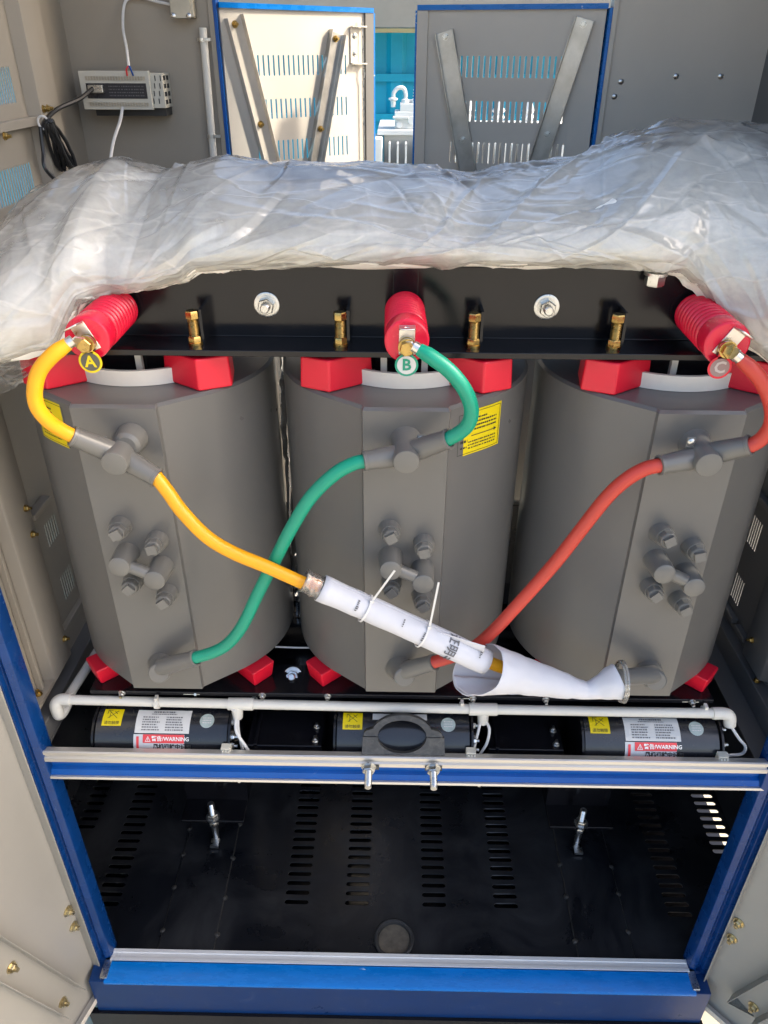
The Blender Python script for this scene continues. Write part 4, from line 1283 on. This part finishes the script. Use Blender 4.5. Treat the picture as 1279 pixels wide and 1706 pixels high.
# ================================================================== FANS
FY, FZ, FR = .030, -1.020, .085
def fan(xc, label, front_label=True, big=True):
    t = thing("cross_flow_fan", label, "fan", (xc, FY, FZ - FR), "black fans under the coils")
    x0, x1 = xc - .185, xc + .185
    def fc(a, x, e=.0): return Vector((x, FY - (FR + e) * sin(a), FZ + (FR + e) * cos(a)))
    hs = part("housing", MB().lathe((x0, FY, FZ), (1, 0, 0), [(0, FR - .004), (.003, FR), (.366, FR), (.37, FR - .004)], 64), FANP, t)
    part("end_flange", MB().lathe((x1 + .0005, FY, FZ), (1, 0, 0), [(0, FR + .008), (.006, FR + .008), (.006, .03), (.02, .025)], 48), BLACK, t)
    part("end_flange", MB().lathe((x0 - .0065, FY, FZ), (1, 0, 0), [(0, FR + .004), (.006, FR + .004)], 48), BLACK, t)
    part("outlet_duct", MB().box((x0 + .01, FY + .03, FZ + .045), (x1 - .01, .142, FZ + .092)), BLACK, t, bev=.002)
    part("seam_strip", MB().box((x0, FY + .012, FZ + FR - .001), (x1, FY + .020, FZ + FR + .006)), BLACK, t)
    for a, d in ((.35, .02), (.9, .028), (1.25, .018)):
        p = fc(a, x1 + .006, -.012)
        hw('small', ZINC, "end_bolt", t, p, '+x', a)
    m = MB()
    p = fc(1.18, x1 + .007, .004)
    m.box((p.x - .022, p.y - .018, p.z - .016), (p.x + .004, p.y + .002, p.z + .012))
    for k in range(3):
        m.cyl((p.x - .016 + k * .008, p.y - .018, p.z + .004), (p.x - .016 + k * .008, p.y - .024, p.z + .006), .0032, n=8)
    part("terminal_block", m, CASE, t, bev=.002)
    def wrapq(a0, a1, xa, xb, e):
        m_ = MB(); n = 12
        vs = [fc(a0 + (a1 - a0) * k / n, x, e) for k in range(n + 1) for x in (xa, xb)]
        return m_.add(vs, [(2 * k, 2 * k + 1, 2 * k + 3, 2 * k + 2) for k in range(n)])
    D = radians
    # small yellow caution label
    st = part("caution_sticker", wrapq(D(1), D(34), x0 + .018, x0 + .072, .0012), STICKY, t)
    cx = x0 + .045
    me = text_mesh("print", "请勿触摸", .0105, lambda p, q: fc(D(29) - q / FR, cx + p, .0020), off=org(t))
    put(me, "print", INK, st)
    m = MB()
    for (pa, pb) in (((-.013, 20), (.013, 5)), ((-.013, 5), (.013, 20)), ((-.016, 4), (-.004, 4)), ((-.016, 4), (-.016, 12)), ((-.008, 20), (-.008, 8)), ((.002, 6), (.012, 12))):
        A, B_ = fc(D(pa[1]), cx + pa[0], .0020), fc(D(pb[1]), cx + pb[0], .0020)
        nn = fc(D(12), cx, 1) - fc(D(12), cx, 0)
        sd_ = (B_ - A).cross(nn).normalized() * .0007
        k = len(m.v)
        m.v += [A - sd_, B_ - sd_, B_ + sd_, A + sd_]
        m.f.append((k, k + 1, k + 2, k + 3))
    part("pictogram", m, INK, st)
    if front_label:
        xa, xb = x0 + .112, x0 + .262
        st = part("rating_label", wrapq(D(2), D(46), xa, xb, .0012), STICKW, t)
        m = MB()
        rg = random.Random(int(xc * 100) + 5)
        fn = lambda s_, z, e: fc(D(z), s_, e)
        dashes(m, fn, xa + .045, xb - .045, 6.5, 3.2, .0020, rg, .002)
        dashes(m, fn, xa + .040, xb - .040, 11, 1.7, .0020, rg, .0015)
        for row in range(6):
            z = 17 + row * 4.6
            dashes(m, fn, xa + .018 , xa + .018 + rg.uniform(.038, .05), z, 2.1, .0020, rg, .0025)
            dashes(m, fn, xa + .083, xa + .083 + rg.uniform(.038, .052), z, 2.1, .0020, rg, .0025)
        part("print", m, INKG, st)
        ws = part("warning_sticker", wrapq(D(48), D(110), xa - .002, xb - .012, .0012), STICKG, t)
        part("red_band", wrapq(D(48.2), D(63.5), xa + .024, xb - .0125, .0020), STICKR, ws)
        part("red_bar", wrapq(D(52), D(105), xa + .006, xa + .013, .0020), STICKR, ws)
        me = text_mesh("print", "警告/WARNING", .0145, lambda p, q: fc(D(56) - q / FR, xa + .048 + p, .0028), 'LEFT', org(t), .0003)
        put(me, "print", INKW, ws)
        m = MB()
        c_ = [fc(D(61), xa + .030, .0028), fc(D(61), xa + .046, .0028), fc(D(51), xa + .038, .0028)]
        ctr = (c_[0] + c_[1] + c_[2]) / 3
        inn = [ctr + (q - ctr) * .72 for q in c_]
        m.add(c_ + inn, [(0, 1, 4, 3), (1, 2, 5, 4), (2, 0, 3, 5)])
        m.add([fc(D(54.5), xa + .0373, .0028), fc(D(54.5), xa + .0387, .0028), fc(D(59.3), xa + .0387, .0028), fc(D(59.3), xa + .0373, .0028)], [(0, 1, 2, 3)])
        part("warning_triangle", m, INKW, ws)
        me = text_mesh("print", "风机运转中请勿", .0150, lambda p, q: fc(D(70.5) - q / FR, xa + .052 + p, .0020), 'LEFT', org(t), .0006)
        put(me, "print", INK, ws)
        me = text_mesh("print", "触摸叶轮", .0150, lambda p, q: fc(D(82) - q / FR, xa + .052 + p, .0020), 'LEFT', org(t), .0006) if 0 else None
    else:
        part("rating_label", wrapq(D(2), D(15), x0 + .10, x0 + .25, .0012), STICKW, t)
    m = MB()
    c_a, c_x = D(22), x1 - .062
    vs = [fc(c_a, c_x, .0013)] + [fc(c_a + .020 / FR * sin(2 * pi * k / 24), c_x + .020 * cos(2 * pi * k / 24), .0013) for k in range(24)]
    m.add(vs, [(0, 1 + k, 1 + (k + 1) % 24) for k in range(24)])
    part("round_seal", m, STICKS, t)
    m = MB()
    fn = lambda s_, z, e: fc(D(z), s_, e)
    rg = random.Random(9)
    for z in (17, 21.5, 26):
        dashes(m, fn, c_x - .012, c_x + .012, z, 2.0, .0018, rg, .0015)
    part("print", m, WIRE, t)
fan(-.655, "black cylindrical fan with warning sticker below the yellow cable coil")
fan(.010, "black cylindrical fan half hidden behind the grey cable clamp", front_label=False)
fan(.688, "black cylindrical fan with warning sticker under the paper cone")
for x0, x1, lab in ((-.425, -.215, "flat black motor cover between the warning sticker fan and cable clamp"), (.245, .455, "flat black motor cover beside the hanging bowed white wire")):
    t = thing("motor_cover", lab, "motor cover", ((x0 + x1) / 2, FY, -1.10), "motor covers between the fans")
    part("cover_plate", MB().box((x0, -.03, -1.10), (x1, .10, -1.005)), BLACK, t, bev=.004)
    part("cover_rib", MB().box((x0 + .02, -.031, -1.03), (x0 + .03, .101, -.998)), BLACK, t, bev=.002)
    hw('small', ZINC, "screw", t, (x1 - .02, .04, -1.004), '+z')
    hw('small', ZINC, "screw", t, (x1 - .02, -.01, -1.004), '+z')

# ================================================================== CABLE CLAMP
t = thing("cable_clamp", "charcoal moulded cable clamp with oval opening on the aluminium rail", "cable clamp", (.006, -.06, -.98))
# lies tilted back: plate in a plane leaning away from the rail
tilt = radians(38)
def cl(a, b, c):
    """a across, b up the clamp, c towards the viewer"""
    return (.006 + a, -.060 + b * .42 - c * .62, -.990 + b * .62 + c * .42)
n = 40
def oval(a0, a1, n, rx=.066, ry=.058, cy=.062):
    return [(rx * cos(a0 + (a1 - a0) * k / n), cy + ry * sin(a0 + (a1 - a0) * k / n)) for k in range(n + 1)]
top = [(-.104, .062), (-.104, .072), (-.098, .082), (-.078, .090)] + [(.088 * cos(a), .055 + .085 * sin(a)) for a in [radians(150 - 120 * k / 16) for k in range(17)]] + [(.078, .090), (.098, .084), (.108, .072), (.110, .062)] + oval(0, pi, 24)
me = plate_mesh("clamp_upper_half", top, [], .040, lambda p, q, d: cl(p, q, d), org(t))
put(me, "clamp_upper_half", CLAMP, t, bev=.003)
bot = [(-.108, .0), (.116, .0), (.114, .0605), (.066, .0605)] + [(x, y) for x, y in oval(-.03, -pi + .03, 24)] + [(-.066, .0605), (-.106, .0605)]
me = plate_mesh("clamp_lower_half", bot, [], .048, lambda p, q, d: cl(p, q, d), org(t))
put(me, "clamp_lower_half", CLAMP, t, bev=.003)
for sx in (-1, 1):
    m = MB().box((.006 + sx * .085 - .014, -.108, -1.000), (.006 + sx * .085 + .032 * (1 if sx < 0 else .6), -.07, -.9955))
    part("clamp_foot", MB().box((.006 + sx * .085 - .022, -.091, -1.023), (.006 + sx * .085 + .024, -.0885, -1.006)), CLAMP, t)
    x = .004 + sx * .087
    m = MB().lathe((x, -.0895, -1.012), (0, -.92, -.10), [(0, .020), (.003, .020), (.0035, .016)], 28)
    m.hexa((x, -.093, -1.0125), (0, -.92, -.10), .0175, .014, .2)
    pr = []
    for k in range(12): pr += [(.016 + k * .0038, .0088), (.018 + k * .0038, .0100)]
    m.lathe((x, -.0895, -1.012), (0, -.92, -.10), [(.014, .0095)] + pr + [(.064, .0085)], 16)
    part("clamp_bolt", m, ZINC, t)

# ================================================================== CONTROLLER AND WIRING ON THE REAR PANEL
t = thing("temperature_controller", "ivory panel controller with dark display on the rear panel", "controller", (-.86, 1.13, .50))
# seen from behind: bezel box stands off the panel, slotted side
x0, x1, z0, z1, y0, y1 = -.975, -.765, .487, .585, 1.10, 1.199
part("controller_case", MB().box((x0 + .02, y0 + .014, z0), (x1 + .035, y1, z1 - .006)), CASE, t, bev=.002)
part("controller_face", MB().box((x0, y0, z0 - .004), (x1, y0 + .0135, z1)), CASE, t, bev=.002)
part("display_label", MB().box((x0 + .018, y0 - .002, z0 + .026), (x1 - .012, y0 - .0002, z0 + .066)), DARKLBL, t)
m = MB()
for k in range(22):
    for zz in (z0 + .012, z0 + .080):
        m.box((x0 + .020 + k * .0082, y0 - .003, zz - .006), (x0 + .0255 + k * .0082, y0 - .0002, zz + .004))
part("terminal_row", m, GALV, t)
m = MB()
for i in range(4):
    for j in range(4):
        for k in range(2):
            m.box((x1 + .0355, y0 + .022 + k * .035 + i * .006, z0 + .010 + j * .021), (x1 + .0365, y0 + .0245 + k * .035 + i * .006, z0 + .022 + j * .021))
part("case_vents", m, BLACKP, t)
m = MB()
for k in range(8):
    m.box((x1 + .0005 + k * .004, y0 + .012, z0 + .012 + (k % 4) * .02), (x1 + .003 + k * .004, y0 + .0138, z0 + .026 + (k % 4) * .02))
part("case_vents", m, BLACKP, t)
m = MB()
rg = random.Random(4)
for j in range(4):
    dashes(m, lambda s_, z, e: Vector((s_, y0 - .0028, z)), x0 + .085, x1 - .02, z0 + .034 + j * .008, .003, 0, rg, .004)
part("print", m, INKG, t)
part("cable_plug", MB().box((x0 + .026, y0 - .016, z0 + .040), (x0 + .072, y0 - .0022, z0 + .062)), ZINC, t, bev=.003)
part("case_shadow_plate", MB().box((x0 + .024, y0 + .03, z0 - .022), (x1 + .03, y1, z0 - .001)), BLACKP, t)
part("red_lead", MB().tube(spline([(x0 + .147, y0 - .004, z1 - .012), (x0 + .150, y0 - .012, z1 + .004), (x0 + .157, y0 - .006, z1 + .014)], 5), .0025, 8), STICKR, t)
part("blue_lead", MB().tube(spline([(x0 + .165, y0 - .004, z1 - .012), (x0 + .163, y0 - .012, z1 + .004), (x0 + .158, y0 - .006, z1 + .014)], 5), .0025, 8), BLUE, t)
wire("signal_wire", [(-.818, 1.092, .598), (-.822, 1.11, .64), (-.835, 1.15, .70), (-.825, 1.18, .760), (-.78, 1.185, .768), (-.73, 1.18, .758), (-.684, 1.17, .750)], .0042, WIRE, "white wire arching from the controller up to the junction box")
wire("signal_wire", [(-.856, 1.095, .490), (-.862, 1.07, .455), (-.880, 1.03, .40), (-.893, .99, .33)], .0048, WIRE, "white wire dropping from the controller behind the plastic sheet")
wire("probe_cable", [(-.934, 1.090, .540), (-.955, 1.02, .515), (-.985, .92, .495), (-.990, .83, .470), (-.992, .80, .44)], .0062, BWIRE, "black probe cable from the controller plug to the corner post", "cable")
m = MB()
rg = random.Random(2)
for k in range(6):
    pts = []
    for i in range(26):
        a = 2 * pi * i / 25
        pts.append((-.975 + .012 * sin(a * 1 + k) + .006 * k * .5, .800 + (.070 + .004 * k) * (.5 - .5 * cos(a)) * .9 - .02 * 0, .468 - (.055 + .004 * rg.random()) * (1 - cos(a)) + .030 * sin(a) + rg.uniform(-.003, .003)))
    m.tube(spline(pts, 2), .0050, 7)
single("cable_bundle", m, BWIRE, "coiled bundle of black cable hung on the corner post", "cable")
single("cable_tie", MB().tube([(-.983 + .014 * cos(a), .802, .470 + .016 * sin(a)) for a in [2 * pi * k / 16 for k in range(16)]], .003, 6, closed=True), WIRE, "white tie holding the coiled black cable on the corner post", "cable tie")
wire("probe_cable", [(-.99, .795, .46), (-.99, .78, .40), (-.985, .76, .36), (-.96, .80, .30), (-.95, .80, .24)], .0058, BWIRE, "loose black cable end running down behind the plastic sheet", "cable")
t = thing("junction_box", "small galvanised junction box above the controller", "junction box", (-.655, 1.17, .717))
part("box_body", MB().box((-.688, 1.155, .719), (-.624, 1.199, .80)), GALV, t, bev=.002)
part("box_lid", MB().box((-.690, 1.150, .717), (-.632, 1.1545, .80)), GALV, t, bev=.001)
for x in (-.684, -.638):
    hw('screw', ZINC, "screw", t, (x, 1.150, .723), '-y')
t = thing("riser_conduit", "white vertical conduit clipped beside the rear door post", "conduit", (-.615, 1.185, .1))
part("pipe", MB().cyl((-.608, 1.182, .695), (-.622, 1.182, .05), .0115), WHITE, t)
for z in (.664, .405):
    part("pipe_clamp", MB().lathe((-.6145, 1.182, z - .004), (0, 0, 1), [(0, .0138), (.009, .0138)], 20).box((-.604, 1.168, z - .003), (-.586, 1.178, z + .005)), ZINC, t)

# ================================================================== BACKGROUND
t = thing("blue_shed", "bright blue corrugated metal shed behind the rear doors", "shed", (0, 6.6, GZ))
m = MB()
prof = []
x = -7.0
while x < 7.0:
    prof += [(x, 6.5), (x + .14, 6.5), (x + .18, 6.46), (x + .28, 6.46), (x + .32, 6.5)]
    x += .32
vs = [(a, b, GZ) for a, b in prof] + [(a, b, .765) for a, b in prof]
n_ = len(prof)
m.add(vs, [(k, k + 1, n_ + k + 1, n_ + k) for k in range(n_ - 1)])
m.box((-7, 6.52, GZ), (7, 9.5, .765))
part("wall_sheet", m, SHED, t)
for z in (.42, .10):
    part("wall_rail", MB().box((-7, 6.43, z - .03), (7, 6.458, z + .03)), SHED, t)
part("fascia", MB().box((-7, 6.40, .7655), (7, 9.5, .795)), SHEDT, t)
part("roof", MB().box((-7.2, 5.9, .7955), (7.2, 9.6, 1.6)), ROOFG, t)
t = thing("blue_shed", "blue sheet wall of a building past the cabinet side slots", "shed", (-5, 2, GZ))
part("wall_sheet", MB().box((-5.4, -3, GZ), (-5, 16, 1.3)), SHED, t)
part("roof", MB().box((-5.6, -3.2, 1.3005), (-4.7, 16.2, 1.45)), ROOFG, t)

t = thing("oil_transformer", "white finned oil transformer standing outside behind the cabinet", "transformer", (.3, 4.2, GZ))
part("tank", MB().box((-.12, 3.98, GZ + .12), (1.25, 4.7, .17)), WTRANS, t, bev=.01)
for k in range(24):
    part("cooling_fin", MB().box((-.085 + k * .052, 3.80, GZ + .3), (-.073 + k * .052, 3.979, .135)), WTRANS, t)
part("top_plate", MB().box((-.16, 3.92, .1705), (1.3, 4.75, .20)), WTRANS, t, bev=.005)
part("front_box", MB().box((-.24, 3.80, -.9), (-.125, 4.1, .165)), WTRANS, t, bev=.01)
m = MB()
m.box((-.050, 4.0, .2005), (.11, 4.2, .300)).box((-.062, 3.97, .262), (.04, 4.05, .275)).box((-.015, 4.01, .300), (.11, 4.19, .345)).cyl((.06, 4.1, .345), (.06, 4.1, .362), .05)
m.cyl((-.02, 3.995, .225), (-.02, 3.985, .225), .02).cyl((.06, 3.995, .25), (.06, 3.982, .25), .026)
part("oil_gauge", m, WTRANS, t, bev=.004)
pr_ = [(0, .034), (.015, .034)]
for k in range(5):
    pr_ += [(.018 + k * .017, .016), (.024 + k * .017, .027 - k * .002), (.030 + k * .017, .016)]
m = MB().lathe((.088, 4.06, .345), (0, 0, 1), pr_ + [(.105, .012), (.116, .006)], 20)
part("bushing", m, WTRANS, t)
m = MB().tube(spline([(.018, 4.05, .36), (.020, 4.05, .395), (.006, 4.05, .428), (-.030, 4.05, .430), (-.056, 4.05, .405), (-.060, 4.05, .372)], 6), .0125, 12)
m.lathe((-.060, 4.05, .378), (0, 0, -1), [(0, .014), (.004, .030), (.014, .030), (.018, .018), (.055, .015)], 16)
m.lathe((.018, 4.05, .346), (0, 0, 1), [(0, .026), (.02, .024), (.026, .014)], 16)
part("breather_pipe", m, WTRANS, t)
for k in range(5):
    m = MB()
    m.lathe((.25 + k * .2, 4.3, .2005), (0, 0, 1), [(0, .05), (.02, .05), (.03, .03), (.05, .045), (.07, .03), (.09, .045), (.11, .03), (.16, .02)], 16)
    part("bushing", m, WTRANS, t)

# ================================================================== PLASTIC SHEET
def interp(tab, x):
    if x <= tab[0][0]: return tab[0][1]
    for (a, b), (c, d) in zip(tab, tab[1:]):
        if x <= c:
            t_ = (x - a) / (c - a)
            t_ = t_ * t_ * (3 - 2 * t_) * .5 + t_ * .5
            return b + (d - b) * t_
    return tab[-1][1]
low = [(-1.02, .04), (-.90, .062), (-.742, .100), (-.675, .185), (-.60, .196), (-.556, .205), (-.476, .229), (-.436, .252), (-.049, .262), (.395, .262), (.557, .252), (.600, .226), (.664, .165), (.727, .11), (.80, .06), (1.05, .0)]
rid = [(-1.02, .28), (-.976, .286), (-.87, .362), (-.763, .408), (-.675, .432), (-.568, .402), (-.426, .434), (-.317, .422), (-.11, .424), (.028, .414), (.153, .396), (.234, .412), (.368, .433), (.508, .489), (.583, .513), (.69, .508), (.80, .502), (.90, .47), (1.05, .40)]
import numpy as np
def crease_field(nu, nv, seed, count, wid, height, amp, diag=1.):
    """soft swells plus many long, thin, tapering creases, in metres"""
    rg = np.random.RandomState(seed)
    X, Y = np.meshgrid(np.linspace(0, 1, nu + 1) * wid, np.linspace(0, 1, nv + 1) * height)
    H = np.zeros_like(X)
    for k in range(14):
        fx_, fy_ = rg.uniform(4, 13), rg.uniform(-12, 12)
        H += .22 * np.sin(fx_ * X + fy_ * Y + rg.uniform(0, 6.3) + .7 * np.sin(3 * X + rg.uniform(0, 6)))
    H *= .45
    for k in range(count):
        cx_, cy_ = rg.uniform(0, wid), rg.uniform(0, height)
        a = rg.choice([rg.normal(.15, .25), rg.normal(2.85, .25), rg.normal(.6, .4), rg.uniform(0, pi)])
        ln = rg.uniform(.08, .42) * (1 if k % 3 else .5)
        w_ = rg.uniform(.0028, .008) if k % 4 else rg.uniform(.008, .024)
        dx, dy = X - cx_, Y - cy_
        t_ = (dx * cos(a) + dy * sin(a)) / ln
        d_ = -dx * sin(a) + dy * cos(a) + .02 * np.sin(t_ * 2.2 + k)
        env = np.clip(1 - t_ * t_, 0, 1)
        ridge = np.exp(-np.abs(d_) / w_) - .6 * np.exp(-(np.abs(d_ - 2.0 * w_ * np.sign(.5 - rg.rand())) / (2.2 * w_)))
        H += rg.choice([1, 1, -1]) * rg.uniform(.25, 1.1) * env * ridge * min(1, w_ / .0075)
    return H * amp
def film(name, nu, nv, fn, mat, label, amp, seed=1, count=120, wid=2., height=.7):
    P = [[fn(i / nu, j / nv) for i in range(nu + 1)] for j in range(nv + 1)]
    H = crease_field(nu, nv, seed, count, wid, height, amp)
    vs = []
    for j in range(nv + 1):
        for i in range(nu + 1):
            a = P[j][min(i + 1, nu)] - P[j][max(i - 1, 0)]
            b = P[min(j + 1, nv)][i] - P[max(j - 1, 0)][i]
            n_ = a.cross(b)
            n_ = n_.normalized() if n_.length > 1e-9 else Vector((0, 0, 1))
            vs.append(P[j][i] + n_ * float(H[j, i]))
    return MB().add(vs, [(j * (nu + 1) + i, j * (nu + 1) + i + 1, (j + 1) * (nu + 1) + i + 1, (j + 1) * (nu + 1) + i) for j in range(nv) for i in range(nu)])
def sheet_fn(u_, v_):
    x = -1.01 + 1.99 * u_
    zl, zr = interp(low, x), interp(rid, x)
    yl = .128 + .03 * noise.noise(Vector((x * 4, 0, 7)))
    if x < -.62: yl -= .10 * min(1, (-.62 - x) / .2)
    if x > .6: yl -= .07 * min(1, (x - .6) / .15)
    yr_ = .43
    # cross-section: tucked lip, bulging front, ridge, back
    pts = [(yl + .035, zl + .004), (yl - .005, zl), (yl - .045, zl + .035 + .012 * noise.noise(Vector((x * 6, 3, 1)))), (yl + .0, zl + (zr - zl) * .5 + .012 * noise.noise(Vector((x * 5, 9, 1)))),
           (yl + (yr_ - yl) * .5, zl + (zr - zl) * .84 + .012 * noise.noise(Vector((x * 7, 5, 4)))), (yr_, zr), (yr_ + .13, zr - .05), (yr_ + .19, zr - .22)]
    s_ = v_ * (len(pts) - 1)
    k = min(int(s_), len(pts) - 2)
    t_ = s_ - k
    g_ = lambda i: pts[max(0, min(len(pts) - 1, i))]
    a, b, c, d = g_(k - 1), g_(k), g_(k + 1), g_(k + 2)
    cr = lambda i: .5 * (2 * b[i] + (c[i] - a[i]) * t_ + (2 * a[i] - 5 * b[i] + 4 * c[i] - d[i]) * t_ ** 2 + (3 * b[i] - a[i] - 3 * c[i] + d[i]) * t_ ** 3)
    return Vector((x, cr(0), cr(1)))
m = film("plastic_sheet", 760, 260, sheet_fn, FILM, "", .0075, 3, 230)
t = thing("plastic_sheet", "crumpled translucent polythene sheet draped over the transformer top", "plastic sheet", (0, .3, .25))
part("sheet_film", m, FILM, t, smooth=180)
# opaque white layer added inside to brighten the sheet
def sheet2(u_, v_):
    p = sheet_fn(.07 + u_ * .84, .165 + .10 * max(0, .16 - u_) / .16 + v_ * (.47 + .06 * sin(u_ * 11) + .05 * sin(u_ * 27 + 1)))
    return p + Vector((.012 * sin(v_ * 9), .026, -.010 - .006 * sin(u_ * 30)))
m = film("inner", 300, 100, sheet2, FILM, "", .007, 8, 120, 2., .45)
part("inner_backing", m, BACKING, t, smooth=180)
# thin hanging skirt at the left end
def skirt(u_, v_):
    x = -1.0 + .36 * u_
    z0 = interp(low, x) + .02
    z1 = z0 - (.10 if 1 else 0) * (1 - u_) ** .6 * v_ - .015 * v_
    return Vector((x + .01 * sin(v_ * 5 + u_ * 9), .055 + .05 * v_ + .02 * noise.noise(Vector((u_ * 5, v_ * 3, 2))), z1))
m = film("skirt", 160, 90, skirt, CLEAR, "", .010, 5, 60, .4, .2)
part("hanging_skirt", m, CLEAR, t, smooth=180)
# clear strip hanging in the gap between two coils
def strip(u_, v_):
    return Vector((-.325 + .03 * u_ + .006 * v_, .34 + .01 * sin(u_ * 4 + v_ * 7), .06 - .95 * v_))
tag(part("plastic_strip", film("strip", 12, 120, strip, FILM, "", .004, 6, 30, .03, .95), FILM, None, smooth=180), "narrow clear plastic strip hanging in the gap between two coils", "plastic strip")
